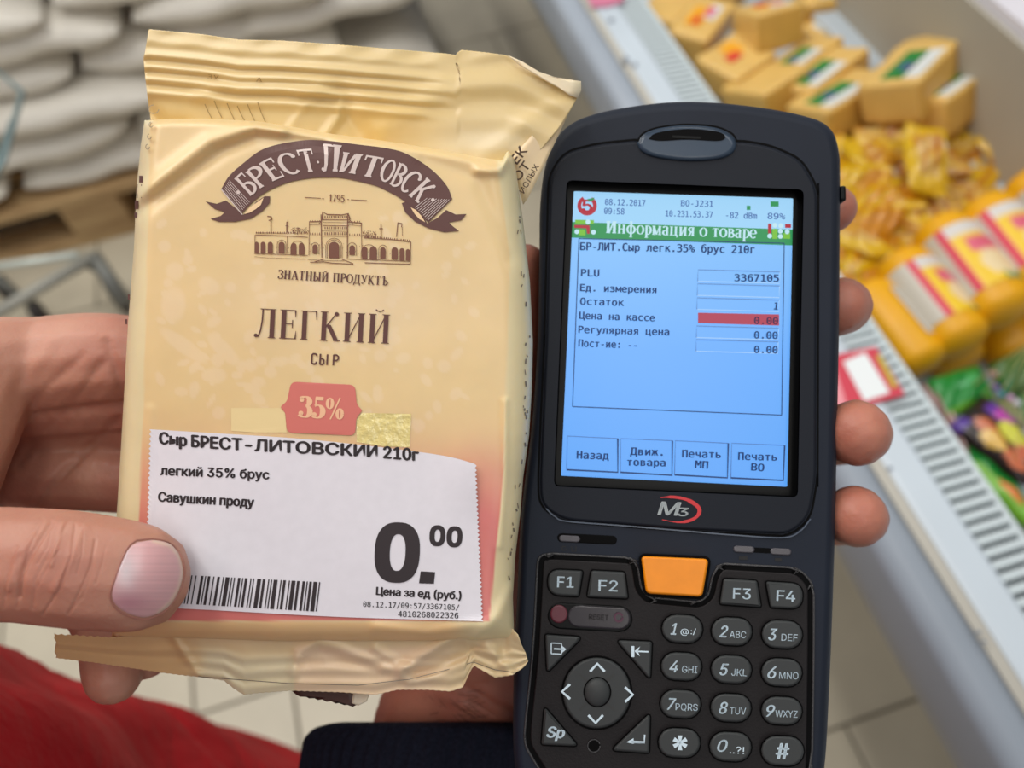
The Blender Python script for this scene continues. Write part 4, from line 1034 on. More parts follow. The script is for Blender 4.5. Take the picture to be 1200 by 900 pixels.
il = Ink(); serif(il, s_, banmap, .15, .085, .035, .07, [1.12, 1, .95, .95, 1, .8, 1.24, .95, .95, .95, .95, .98, 1.02])
for q in (.07, .925): il.poly(ell(*(lof(q) * .5 + upf(q) * .5), 2.2, 2.2, 10))
il.lay(PK, 'ribbon_lettering', M_silver, ban, .00034, Hb)
i = Ink(); serif(i, '1795', straight((385.5, 236), (403.5, 237), 8.5), .16, .07, .04, .08); i.stroke([(357, 231.3), (376, 232.3)], .8).stroke([(377.5, 232.6), (379.5, 232.8)], 1.0).stroke([(411, 234), (430, 235)], .8).stroke([(407, 233.6), (409, 233.8)], 1.0)
ink_body(i, 'year_print', M_print2)
# gatehouse engraving
i = Ink(); P2 = c2
def L_(pts, wd=.6): i.stroke(P2(pts), wd)
L_([(255, 552), (400, 556), (490, 560)], .7); L_([(255, 565), (300, 570), (360, 572), (480, 576)], .4); L_([(660, 575), (800, 580), (942, 586)], .7); L_([(740, 592), (850, 596), (942, 598)], .9); L_([(942, 500), (940, 598)], 1.1)
L_([(258, 470), (400, 474), (490, 480)], .8); L_([(265, 460), (395, 462)], .5); L_([(735, 482), (860, 490), (942, 500)], .8); L_([(258, 470), (258, 550)], .7); L_([(400, 474), (400, 552)], .6)
for k in range(24): x = 262 + k * 9.5; i.rect(*P2([(x, 456)])[0], *P2([(x + 4, 464)])[0])
for k in range(22): x = 740 + k * 9.3; i.rect(*P2([(x, 470 + k * 1.0)])[0], *P2([(x + 4, 479 + k * 1.0)])[0])
def arch(cx, y0, y1, hw, fill=True):
    pts = [(cx - hw, y1)] + [(cx - hw * math.cos(a), y0 + hw - hw * math.sin(a)) for a in np.linspace(0, math.pi, 9)] + [(cx + hw, y1)]
    if fill: i.poly(P2(pts))
    else: i.stroke(P2(pts), .6)
for cx, y0, y1, hw in [(265, 500, 548, 9), (293, 500, 550, 10), (325, 500, 550, 11), (375, 500, 550, 13), (428, 505, 555, 12), (462, 505, 556, 12), (522, 512, 552, 11), (605, 500, 572, 23), (685, 515, 558, 12), (740, 522, 576, 12), (778, 520, 578, 16), (820, 524, 574, 12), (872, 524, 578, 14), (904, 528, 582, 11), (930, 532, 582, 9)]: arch(cx, y0, y1, hw)
for cx, y0, y1, hw in [(605, 484, 572, 36), (605, 492, 572, 30), (522, 504, 556, 18), (685, 504, 562, 19), (375, 492, 552, 19), (445, 496, 556, 30), (758, 512, 578, 34), (820, 514, 578, 18)]: arch(cx, y0, y1, hw, False)
L_([(497, 410), (495, 560)], .7); L_([(548, 380), (552, 570)], 1.1); L_([(665, 378), (664, 572)], 1.1); L_([(725, 418), (728, 565)], .7)
L_([(495, 412), (550, 410)], 1.0); L_([(665, 412), (728, 418)], 1.0); L_([(495, 425), (550, 424)], .5); L_([(665, 425), (727, 430)], .5)
L_([(552, 400), (555, 368), (575, 380), (640, 382), (668, 376), (676, 400)], 1.2); L_([(552, 402), (675, 404)], .8); L_([(556, 414), (672, 416)], .5); L_([(556, 428), (672, 430)], .8)
L_([(540, 420), (556, 398), (556, 372)], .8); L_([(690, 424), (672, 400), (668, 374)], .8)
for k in range(11):
    x = 566 + k * 9.6; L_([(x, 386), (x, 396)], 1.0); L_([(x, 434), (x, 444)], .9); L_([(x, 458), (x, 470)], 1.0)
for k in range(5):
    L_([(502 + k * 10, 460), (502 + k * 10, 470)], .8); L_([(674 + k * 11, 464), (674 + k * 11, 474)], .8); L_([(502 + k * 10, 406), (502 + k * 10, 412)], .9); L_([(674 + k * 11, 408), (674 + k * 11, 414)], .9)
L_([(552, 452), (668, 454)], .5); L_([(552, 474), (668, 477)], .5)
L_([(328, 392), (328, 456)], 1.0); L_([(312, 388), (330, 390), (332, 402), (318, 406)], 1.2); L_([(398, 412), (398, 458)], 1.4); L_([(392, 430), (406, 430)], .8); L_([(402, 404), (402, 416)], .6)
L_([(812, 424), (812, 474)], 1.2); L_([(804, 442), (820, 442)], 1.0); L_([(886, 416), (880, 478)], 1.0); L_([(884, 416), (904, 420), (902, 436)], 1.1); L_([(905, 436), (906, 474)], .5)
rs_ = np.random.RandomState(2)
for k in range(60):
    x = rs_.uniform(415, 495); y = rs_.uniform(436, 462) ; L_([(x, y), (x + rs_.uniform(-5, 5), y + rs_.uniform(2, 7))], .6)
    x = rs_.uniform(730, 790); y = rs_.uniform(450, 480); L_([(x, y), (x + rs_.uniform(-5, 5), y + rs_.uniform(2, 7))], .6)
    x = rs_.uniform(350, 940); y = rs_.uniform(500, 545) + max(0, x - 600) * .08; L_([(x, y), (x + rs_.uniform(-3, 3), y + rs_.uniform(3, 9))], .35)
L_([(490, 578), (560, 582), (650, 584)], .5); L_([(500, 590), (560, 588), (600, 594), (690, 598)], .9); L_([(640, 576), (690, 596)], .8); L_([(560, 576), (520, 588)], .8)
ink_body(i, 'gatehouse_engraving', M_print2)
i = Ink(); serif(i, 'ЗНАТНЫЙ ПРОДУКТЪ', straight((326, 326.5), (454, 334.5), 10.6), .17, .06, .045, .1); ink_body(i, 'motto_print', M_print)
i = Ink(); serif(i, 'ЛЕГКИЙ', straight((298.5, 395.2), (456, 402.8), 34), .145, .028, .055, .1); ink_body(i, 'title_print', M_print)
i = Ink()
# narrow grotesque caps drawn by hand
def mono(i, a, b, cap):
    mp = straight(a, b, cap); g = lambda pts, wd: i.stroke([mp(x / 3.05, y) for x, y in pts], wd)
    q = 2.0
    g([(.55, .78), (.55, .9), (.4, .97), (.18, .97), (.05, .85), (.05, .15), (.18, .03), (.4, .03), (.55, .12), (.55, .25)], q)
    g([(.95, 1), (.95, 0)], q); g([(.95, .55), (1.2, .55), (1.35, .45), (1.35, .13), (1.2, .03), (.95, .03)], q); g([(1.72, 1), (1.72, 0)], q)
    g([(2.4, 0), (2.4, 1)], q); g([(2.4, .97), (2.72, .97), (2.9, .85), (2.9, .6), (2.72, .46), (2.4, .46)], q)
mono(i, (364.5, 426.5), (397.5, 428.5), 12.5); ink_body(i, 'subtitle_print', M_print)
M_badge_p = mat('rose_badge', (.63, .17, .14), .45); M_cream = mat('cream_lettering', (.84, .50, .30), .45)
bd = roundpoly([(341, 447.2), (416, 451), (418, 474), (424.5, 481), (417.5, 490), (416, 510.5), (336, 507), (334.5, 484), (328.5, 477), (336.5, 470)], [7, 7, 4, 2, 4, 7, 7, 4, 2, 4], 6)
ib = Ink(); ib.poly(dens(bd, 8)); bdo = ink_body(ib, 'fat_badge', M_badge_p, .0002, 'rose badge with scalloped sides')
i = Ink(); serif(i, '35%', straight((351, 489), (402.5, 492), 25), .25, .05, .03, .06); i.lay(PK, 'badge_lettering', M_cream, bdo, .0003, Hb)
# clear windows beside the badge, the foil glitters through
M_win = mat('clear_window', (.78, .66, .26), .18, coat=.6, bump=.9, bscale=260, bdist=.0012, spec=.8); M_win2 = mat('clear_window_flat', (.80, .64, .33), .35, bump=.1)
Ink().poly(dens([(271, 478), (328, 478), (334, 484), (336, 507), (300, 507), (271, 505)], 6)).lay(PK, 'film_window', M_win2, packet, .0001, Hb)
Ink().poly(dens([(424, 484), (482, 485), (480, 524), (450, 523), (418, 518), (418, 492)], 5)).lay(PK, 'film_window', M_win, packet, .0001, Hb, 'glittering clear window')
# ---- shelf price label stuck on the packet
M_paper = mat('label_paper', (.74, .73, .79), .55, var=.02, vscale=400, bump=.05, bscale=900, bdist=.0002)
M_ink = mat('label_ink', rgb(44, 36, 40), .6)
def Hl(px, py): return np.maximum(.0074 - .00002 * np.maximum(0, np.asarray(px) - 480), Hb(px, py)) + .0004 + .0012 * sst(500, 565, px) * sst(620, 540, py)
tl = cat_rom([(176, 503), (240, 507), (350, 514), (450, 524.5), (520, 534), (557, 543.5)], 50)
rl = [(p[0] + (1.6 if k % 2 else -1.2), p[1]) for k, p in enumerate(cat_rom([(557.5, 545), (560, 580), (563, 640), (565, 728)], 74))]
bl_ = cat_rom([(565, 728), (400, 723), (250, 715), (170, 711)], 40)
ll = [(p[0] + (1.6 if k % 2 else -1.2), p[1]) for k, p in enumerate(cat_rom([(170, 709), (171, 640), (173, 570), (176, 505)], 80))]
lab_o = [tuple(p) for p in tl] + rl + [tuple(p) for p in bl_] + ll
# gridded sheet so that it follows the packet
def label_mesh():
    nu, nv = 60, 74; V = []; 
    for j in range(nv):
        v = j / (nv - 1)
        for i2 in range(nu):
            u = i2 / (nu - 1)
            t = tl[int(u * 49)] * (1 - u * 49 % 1) + tl[min(49, int(u * 49) + 1)] * (u * 49 % 1)
            b = bl_[39 - int(u * 39)] * (1 - u * 39 % 1) + bl_[max(0, 38 - int(u * 39))] * (u * 39 % 1)
            p = t * (1 - v) + b * v
            if i2 in (0, nu - 1): p = p + np.array([(1.5 if j % 2 else -1.0) , 0])
            if i2 == nu - 1: p = p + np.array([-2.2 * math.sin(v * math.pi) * -.0, 0])
            V.append(p)
    A = np.array(V); h = Hl(A[:, 0], A[:, 1]); top = PK.P(A[:, 0], A[:, 1], h); bot = PK.P(A[:, 0], A[:, 1], h - .00015); n = nu * nv
    F = [(j * nu + i, (j + 1) * nu + i, (j + 1) * nu + i + 1, j * nu + i + 1) for j in range(nv - 1) for i in range(nu - 1)]
    F += [tuple(n + i for i in f_[::-1]) for f_ in F]
    bdr = [i for i in range(nu)] + [j * nu + nu - 1 for j in range(1, nv)] + [(nv - 1) * nu + i for i in range(nu - 2, -1, -1)] + [j * nu for j in range(nv - 2, 0, -1)]
    for k in range(len(bdr)): a, b = bdr[k], bdr[(k + 1) % len(bdr)]; F.append((b, a, n + a, n + b))
    return np.vstack([top, bot]), F
V, F = label_mesh(); plab = mk('price_label', V, F, M_paper, packet, False, label='white paper price label with serrated sides')
def il_(i, name, m=M_ink): return i.lay(PK, name, m, plab, .00012, Hl)
i = Ink(); V_, F_ = tmesh('Сыр БРЕСТ-ЛИТОВСКИЙ 210г', SANS); H_, _ = tmesh('H', SANS)
mpx = cat_rom([(187, 520), (250, 525.5), (330, 530), (420, 534.5), (490, 540)], 60); x0, x1 = V_[:, 0].min(), V_[:, 0].max(); ch_ = H_[:, 1].max()
for x, y in V_:
    u = (x - x0) / (x1 - x0) * 59; k = int(min(58, u)); p = mpx[k] * (1 - (u - k)) + mpx[k + 1] * (u - k); i.V.append((p[0] + .04 * y, p[1] - min(y / ch_, 1.02) * 13.6))
V__ = list(i.V); n_ = len(V__); i.V = [(x + dx, y + dy) for dx, dy in ((-1., 0), (1., 0), (-.3, .5), (.3, -.5)) for x, y in V__]
i.F = [tuple(k * n_ + q for q in f_) for k in range(4) for f_ in F_]; il_(i, 'product_line')
il_(text(Ink(), 'легкий 35% брус', (188, 556.5), (315, 561.5), 10.6, SANS, .05), 'grade_line')
il_(text(Ink(), 'Савушкин проду', (185.5, 587.5), (297, 594), 11, SANS, .055), 'maker_line')
i = Ink(); A = np.array(ell(465.5, 647, 26.5, 34.6, 56)); A[:, 0] += 0
ex = lambda cx, cy, rx, ry, p, n=56: [(cx + rx * np.sign(math.cos(t)) * abs(math.cos(t)) ** p + (cy - 0) * 0, cy + ry * np.sign(math.sin(t)) * abs(math.sin(t)) ** p) for t in np.linspace(0, 2 * math.pi, n + 1)[:-1]]
def ski(P, cy, k=-.05): return [(x + (y - cy) * k, y + (x - 465) * .03) for x, y in P]
i.ring(ski(ex(465.5, 647.5, 26.5, 35.5, .8), 647), ski(ex(466, 647.5, 9.2, 21.5, .85), 647))
i.poly([(493, 669.5), (510, 670.5), (508.5, 684), (491, 683.5)])
for cx, cy in ((512.5, 627.8), (532.5, 629)): i.ring(ski(ex(cx, cy - (cx - 465) * .03, 9.3, 12.4, .8, 36), cy), ski(ex(cx + .2, cy - (cx - 465) * .03, 3.4, 7.2, .85, 36), cy))
il_(i, 'price_figures')
il_(text(Ink(), 'Цена за ед (руб.)', (441, 697), (540, 702.5), 9.2, SANS, .055), 'unit_line')
il_(text(Ink(), '08.12.17/09:57/3367105/', (425.5, 711), (538, 714.8), 6.2, MONO, .012), 'date_line')
il_(text(Ink(), '4810268022326', (466.5, 722.6), (537, 724.6), 6.6, MONO, .012), 'article_line')
i = Ink(); bars = '1011001110101001000110101100100110010111010100110101100101001110110010101110010110010111011001101011011101'
x = 0; n_ = len(bars); k = 0
while k < n_:
    if bars[k] == '1':
        j = k
        while j < n_ and bars[j] == '1': j += 1
        f0, f1 = k / n_, j / n_ - .15 / n_
        q = lambda f: ((205 + f * 170.5, 673.2 + f * 9), (199 + f * 172.5, 706.5 + f * 10.2))
        a, b = q(f0), q(f1); i.poly([a[0], b[0], b[1], a[1]]); k = j
    else: k += 1
il_(i, 'barcode')
# ---------------------------------------------------------------- hands
M_skin = mat('skin', rgb(194, 144, 122), .5, col2=rgb(176, 118, 100), vscale=45, bump=.35, bscale=900, bdist=.00035, sss=.28, sssr=(1, .32, .16), ssss=.006)
M_skin2 = mat('skin_ruddy', rgb(190, 128, 106), .5, col2=rgb(162, 94, 78), vscale=50, bump=.35, bscale=900, bdist=.00035, sss=.28, sssr=(1, .3, .14), ssss=.006)
Y_ = RW @ np.array([0, 1., 0]); X_ = RW @ np.array([1., 0, 0]); Z_ = RW @ np.array([0, 0, 1.])
def blob_body(name, chains, extra, voxel, m, parent, smooth=5, creases=(), fine=None):
    """one continuous skin: a chain is (px,py,depth,radius in mm[,flattening in depth]) points swept with round sections, all fused"""
    bm = bmesh.new(); t0 = bmesh.new(); bmesh.ops.create_icosphere(t0, subdivisions=2, radius=1)
    base = [v.co.copy() for v in t0.verts]; fc = [[v.index for v in f_.verts] for f_ in t0.faces]; t0.free()
    def ball(c, r, fl=1., fy=1.):
        c = np.array(c); vs = [bm.verts.new(Vector(c + (X_ * b.x * fy + Y_ * b.y * fy + Z_ * b.z * fl) * r)) for b in base]
        for f_ in fc: bm.faces.new([vs[i] for i in f_])
    for ch in chains:
        P = np.array([list(w2(c[0], c[1], c[2])) + [c[3] * .001, (c[4] if len(c) > 4 else 1.)] for c in ch])
        n = max(8, int(np.sum(np.linalg.norm(np.diff(P[:, :3], axis=0), axis=1)) / (P[:, 3].mean() * .22)))
        for q in cat_rom(P, n): ball(q[:3], q[3], q[4])
    me = bpy.data.meshes.new('tmp'); bm.to_mesh(me); bm.free()
    o = bpy.data.objects.new('tmp', me); COL.objects.link(o)
    md = o.modifiers.new('r', 'REMESH'); md.mode = 'VOXEL'; md.voxel_size = voxel; md.use_smooth_shade = True
    ms_ = o.modifiers.new('s', 'SMOOTH'); ms_.iterations = smooth; ms_.factor = .6
    dg = bpy.context.evaluated_depsgraph_get(); ev = o.evaluated_get(dg); m2 = bpy.data.meshes.new_from_object(ev)
    bpy.data.objects.remove(o)
    if fine:
        for _r in range(2):
            bm = bmesh.new(); bm.from_mesh(m2); co_ = np.array([v.co[:] for v in bm.verts]); px, py = topx(co_); dep = -((co_ - CAM) @ RW)[:, 2]
            ok = (px > fine[0]) & (px < fine[1]) & (py > fine[2]) & (py < fine[3]) & (dep < fine[4])
            ed_ = [e for e in bm.edges if ok[e.verts[0].index] and ok[e.verts[1].index]]
            bmesh.ops.subdivide_edges(bm, edges=ed_, cuts=1, use_grid_fill=True)
            new = [v for v in bm.verts if v.index < 0 or v.index >= len(co_) or ok[v.index]]
            for _q in range(3): bmesh.ops.smooth_vert(bm, verts=new, factor=.5, use_axis_x=True, use_axis_y=True, use_axis_z=True)
            bm.to_mesh(m2); bm.free()
    n = len(m2.vertices); co = np.empty(n * 3, 'f'); m2.vertices.foreach_get('co', co); co = co.reshape(-1, 3).astype(float)
    nr = np.empty(n * 3, 'f'); m2.vertices.foreach_get('normal', nr); nr = nr.reshape(-1, 3).astype(float)
    if creases:
        px, py = topx(co); D = np.zeros(n); face = np.clip(nr @ Z_, 0, 1)
        dep = -((co - CAM) @ RW)[:, 2]
        for pts, A, wd, d0, d1 in creases:
            A = A * (.45 if wd < 3 else 1); d, _ = seg_d(px, py, pts); k = (dep > d0) & (dep < d1)
            D += np.where(k, A * np.exp(-(d / wd) ** 2), 0)
        co = co + nr * (D * face * .001)[:, None]
    m2.vertices.foreach_set('co', co.astype('f').ravel())
    org = co.mean(0); m2.name = name
    m2.materials.clear(); m2.materials.append(m)
    m2.polygons.foreach_set('use_smooth', [True] * len(m2.polygons)); m2.update()
    ob = bpy.data.objects.new(name, m2); COL.objects.link(ob)
    if parent is not None:
        ob.parent = parent; m2.transform(Matrix.Translation(parent.location).inverted())
    return ob, co
p1 = empty('person', 'person in a red jacket holding the cheese packet at its lower left, thumb in front', 'person', tuple(w2(-120, 600, .22)))
wr_ = []
for x0 in (6, 22, 40): wr_.append(([(x0 + 42, 608), (x0 + 22, 640), (x0 + 2, 678), (x0 - 2, 712)], -.38, 2.4, .14, .175))
wr_ += [([(51, 610), (32, 646), (25, 676), (24, 700)], -.55, 2., .14, .178), ([(111, 634), (106, 664), (96, 688), (80, 720)], -.4, 1.8, .14, .178), ([(68, 646), (50, 674), (44, 688)], -.35, 1.6, .14, .178),
        ([(62, 614), (56, 640), (44, 660)], -.3, 1.5, .14, .178), ([(98, 622), (96, 650), (90, 672)], -.25, 1.5, .14, .178), ([(20, 640), (8, 670), (6, 700)], -.3, 1.8, .14, .178), ([(40, 628), (20, 650), (10, 690)], .35, 4, .14, .178),
        ([(124, 640), (120, 660), (112, 684)], -.2, 1.6, .14, .178), ([(74, 612), (66, 640), (60, 662)], .3, 3, .14, .178)]
wr_ += [([(88, 614), (84, 650), (70, 690), (50, 720)], -.6, 2.0, .14, .175), ([(112, 632), (108, 668), (96, 700), (80, 718)], -.3, 2., .14, .175), ([(60, 612), (36, 648), (24, 672), (22, 700)], -.45, 3., .14, .175),
        ([(100, 618), (80, 660), (64, 690)], .3, 5, .14, .175),
        ([(138, 492), (110, 520), (80, 548), (55, 575), (40, 600)], -1.32, 5, .18, .3), ([(120, 425), (85, 470), (50, 510), (20, 545)], -0.72, 6, .18, .3), ([(95, 418), (60, 450), (32, 480), (15, 530)], -0.54, 6, .18, .3),
        ([(126, 400), (140, 450), (148, 480)], -0.72, 5, .18, .3), ([(60, 400), (36, 440), (25, 490)], 0.48, 8, .18, .3), ([(100, 445), (60, 500), (30, 540)], 0.42, 7, .18, .3), ([(130, 455), (100, 495), (60, 530)], 0.36, 8, .18, .3)]
H1 = [
    [(-250, 690, .182, 20), (-120, 672, .176, 17), (-30, 662, .172, 13.6), (30, 662, .1705, 13.0), (80, 666, .1705, 13.2), (125, 672, .1715, 13.1, .95), (150, 675, .1722, 12.7, .88), (160, 677, .1732, 12.2, .82)],
    [(-250, 690, .182, 20), (-130, 600, .19, 20), (-62, 500, .200, 17), (-22, 440, .207, 15), (30, 425, .213, 13)],
    [(-160, 470, .215, 20), (-60, 440, .216, 15), (30, 431, .216, 14.4), (110, 422, .216, 13.6), (180, 422, .218, 12), (280, 428, .219, 10), (340, 430, .219, 8.5)],
    [(-60, 465, .222, 14), (0, 464, .2225, 14), (60, 462, .2235, 13.5), (150, 460, .2245, 12), (220, 470, .226, 9)],
    [(-150, 540, .225, 20), (-40, 500, .228, 15), (50, 490, .231, 12), (140, 490, .233, 11), (250, 500, .230, 10), (330, 505, .226, 8.5)],
    [(-150, 600, .222, 22), (-40, 560, .230, 15), (50, 555, .233, 12), (140, 560, .233, 11), (240, 580, .228, 9), (300, 585, .223, 8)],
    [(-140, 640, .218, 22), (-20, 620, .229, 15), (60, 650, .232, 11), (110, 705, .228, 9.5), (128, 755, .218, 8.6), (132, 784, .2115, 8.1), (132.5, 792, .2095, 7.7)],
    [(-40, 600, .230, 14), (60, 640, .235, 12), (140, 690, .231, 9.5), (164, 740, .224, 7.6), (171, 768, .219, 6.8)],
    [(-180, 560, .21, 26), (-60, 520, .228, 16), (20, 530, .235, 12), (100, 540, .237, 10)],
    [(-700, 760, .23, 32, .8), (-420, 690, .215, 29, .8), (-260, 630, .206, 27, .9), (-160, 590, .208, 26)],
]
hand1, co1 = blob_body('hand', H1, None, .00085, M_skin, p1, 6, wr_, (-30, 240, 585, 750, .181))
# thumbnail laid on the thumb
bvh = BVHTree.FromPolygons([Vector(c) for c in co1], [tuple(p.vertices) for p in hand1.data.polygons])
def ontoo(px, py, off):
    d = Vector(w2(px, py, 1.) - CAM).normalized(); hit = bvh.ray_cast(Vector(CAM), d)
    return np.array(hit[0]) - np.array(d) * off if hit[0] is not None else w2(px, py, .168)
nail_px = np.array(cat_rom([(160, 634), (180, 632.5), (199, 637.5), (211, 651), (215.5, 668), (212, 688), (201, 707), (187, 719), (169, 724.5), (149, 720), (135, 710), (130, 697), (136, 676), (145, 652), (152, 640), (160, 634)], 128))[:-1]
M_nail = mat('thumbnail', rgb(212, 168, 170), .3, col2=rgb(196, 150, 156), vscale=30, stretch=(6, 6, 200), bump=.15, bscale=100, sss=.2, sssr=(1, .4, .3), ssss=.003, coat=.15)
cn = nail_px.mean(0); V = []; F = []; K = 24; n = len(nail_px)
for k in range(K, 0, -1):
    q = k / K; h = .0002 + .0006 * (1 - q ** 2.2)
    if k == K: h = -.0004
    for p in cn + (nail_px - cn) * q: V.append(ontoo(p[0], p[1], h))
V.append(ontoo(cn[0], cn[1], .0008)); ci = len(V) - 1
V = np.array(V); cs_ = (V - CAM) @ RW; u_ = cs_[:, 0] / -cs_[:, 2] * 10; v_ = cs_[:, 1] / -cs_[:, 2] * 10; u_ -= u_.mean(); v_ -= v_.mean()
Aq = np.stack([np.ones_like(u_), u_, v_, u_ * u_, u_ * v_, v_ * v_, u_ ** 3, v_ ** 3, u_ ** 4], 1); dq = -cs_[:, 2]; okq = np.arange(len(V)) >= n
fit = Aq @ np.linalg.lstsq(Aq[okq], dq[okq], rcond=None)[0]; fit[~okq] += .0007
V = CAM + (cs_ * (fit / dq)[:, None]) @ RW.T
for k in range(K - 1):
    for i in range(n): F.append((k * n + i, k * n + (i + 1) % n, (k + 1) * n + (i + 1) % n, (k + 1) * n + i))
for i in range(n): F.append(((K - 1) * n + i, (K - 1) * n + (i + 1) % n, ci))
def nailcol(P):
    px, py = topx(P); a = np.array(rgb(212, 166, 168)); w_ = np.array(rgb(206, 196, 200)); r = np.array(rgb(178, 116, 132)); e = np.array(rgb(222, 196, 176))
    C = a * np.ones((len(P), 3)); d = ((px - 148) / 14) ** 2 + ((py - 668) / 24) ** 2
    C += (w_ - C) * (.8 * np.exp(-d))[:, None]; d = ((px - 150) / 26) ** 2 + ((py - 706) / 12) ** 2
    C += (r - C) * (.6 * np.exp(-d))[:, None]
    st = .04 * np.sin(py * 1.3) + .03 * np.sin(py * .7 + 1); C *= (1 + st)[:, None]
    D, _ = seg_d(px, py, [(180, 634), (199, 639), (210, 652), (214, 668), (210.5, 688), (200, 706), (186, 718)])
    C += (e - C) * (.8 * np.exp(-(D / 2.5) ** 2))[:, None]; return C
M_nail = mat('thumbnail', (1, 1, 1), .32, attr=True, bump=.1, bscale=300, bdist=.0003, sss=.15, sssr=(1, .4, .3), ssss=.003)
NV, NC = V, nailcol(V)
nail = mk('thumbnail', NV - np.array(p1.location), F, M_nail, p1, True, NC, label='pinkish pale thumbnail')
cut = Ink
rim_pts = [ontoo(p[0], p[1], .00005) for p in (cn + (nail_px - cn) * 1.02)]; rim_pts.append(rim_pts[0])
TV, TF = tube(rim_pts, .00022, 6, False); mk('nail_fold', np.array(TV) - np.array(p1.location), TF, mat('nail_fold', rgb(166, 112, 98), .5), p1, True)

p2 = empty('person', 'person in a dark navy knit sleeve holding the handheld scanner from behind', 'person', tuple(w2(560, 860, .26)))
cr2 = [([(985, 482), (990, 490), (1000, 497), (1008, 505), (1016, 517), (1024, 516)], -.25, 1.5, .17, .215), ([(998, 478), (1010, 480), (1022, 486), (1030, 495)], -.3, 1.5, .17, .22), ([(995, 585), (1005, 590), (1012, 600), (1016, 615)], -.2, 1.5, .17, .215),
       ([(500, 800), (560, 815), (620, 850)], -.8, 6, .2, .3), ([(540, 800), (580, 830), (612, 836)], -.7, 4, .2, .3), ([(520, 815), (590, 845)], .6, 8, .2, .3)]
H2 = [
    [(484, 1100, .290, 26, .62), (500, 980, .275, 26, .62), (520, 880, .266, 27, .62), (560, 780, .262, 27, .6), (640, 660, .264, 30, .5), (720, 540, .266, 32, .45)],
    [(640, 760, .258, 20, .7), (740, 640, .262, 22, .6), (840, 560, .262, 20, .6)],
    [(760, 380, .262, 12), (860, 300, .262, 9.5), (935, 258, .258, 8.5), (972, 246, .240, 7.5), (975, 246, .226, 7.0)],
    [(780, 450, .262, 12), (880, 400, .263, 10.5), (960, 368, .256, 9.6), (984, 360, .240, 9.2), (986, 359, .226, 8.6), (984, 359, .217, 7.6)],
    [(780, 520, .262, 13), (880, 520, .263, 11), (975, 512, .256, 10), (1004, 508, .240, 9.8), (1004, 508, .224, 9.8), (1003, 507, .211, 9.4), (1003, 507, .2045, 8.8)],
    [(780, 600, .262, 13), (880, 610, .262, 10.5), (970, 608, .254, 9.2), (1003, 606, .239, 9.0), (1003, 606, .224, 9.0), (1002, 605, .211, 8.7), (1002, 605, .2045, 8.2)],
    [(760, 500, .264, 22, .5), (830, 480, .265, 18, .5)],
    [(560, 740, .255, 17), (590, 600, .243, 12.5), (600, 470, .236, 10.5), (606, 400, .231, 9.5), (614, 335, .227, 7.4), (617, 308, .224, 5.8)],
]
hand2, co2 = blob_body('hand', H2, None, .0011, M_skin2, p2, 6, cr2)
# fine dark hairs on the wrist
hp_ = []
bv2 = BVHTree.FromPolygons([Vector(c) for c in co2], [tuple(p.vertices) for p in hand2.data.polygons])
rh = np.random.RandomState(6)
for k in range(70):
    x = rh.uniform(420, 560); y = rh.uniform(806, 850); d = Vector(w2(x, y, 1.) - CAM).normalized(); h0 = bv2.ray_cast(Vector(CAM), d)
    if h0[0] is None: continue
    a = np.array(h0[0]); ang = rh.uniform(-.9, .5); L = rh.uniform(.004, .009); dr2 = X_ * math.cos(ang) + Y_ * math.sin(ang)
    hp_.append(tube([a, a + dr2 * L * .5 + Z_ * .0007, a + dr2 * L + Z_ * .0002], .00006, 3, False))
V, F = join(hp_); o = mk('wrist_hair', np.array(V) - np.array(p2.location), F, mat('dark_hair', rgb(50, 32, 24), .6), p2); o['kind'] = 'stuff'
# knit sleeve
def sleeve(name, ctr, m, parent, ribs=60, amp=.0014, seg=276):
    P = cat_rom([list(w2(c[0], c[1], c[2])) + [c[3], c[4], c[5]] for c in ctr], 60); V = []; F = []
    for k, q in enumerate(P):
        a = X_; b = Z_ + .44 * Y_; b = b / np.linalg.norm(b)
        for s in range(seg):
            t = 2 * math.pi * s / seg; rib = amp * q[5] * abs(math.cos(ribs * t / 2)) + .0008 * math.sin(3 * t + k * .12) * math.sin(k * .2)
            V.append(q[:3] + a * math.cos(t) * (q[3] + rib) + b * math.sin(t) * (q[4] + rib))
    n = len(P)
    for k in range(n - 1):
        for s in range(seg): F.append((k * seg + s, k * seg + (s + 1) % seg, (k + 1) * seg + (s + 1) % seg, (k + 1) * seg + s))
    F.append(tuple(range(seg))); F.append(tuple((n - 1) * seg + s for s in range(seg)))
    V = np.array(V) - np.array(parent.location); o = mk(name, V, F, m, parent, True)
    bm = bmesh.new(); bm.from_mesh(o.data); bmesh.ops.recalc_face_normals(bm, faces=bm.faces); bm.to_mesh(o.data); bm.free(); return o
M_knit = mat('navy_knit', rgb(27, 30, 43), .95, var=.3, vscale=900, bump=.8, bscale=1600, bdist=.0006, spec=.1)
ctr = [(521, 846, .262, .034, .019, .3), (520, 849, .262, .0395, .0225, .7), (517, 857, .263, .0425, .026, 1), (510, 882, .266, .0445, .029, 1), (500, 960, .272, .0455, .031, 1), (492, 1060, .284, .047, .033, 1), (484, 1200, .30, .05, .036, 1)]
sleeve('knit_sleeve', ctr, M_knit, p2)
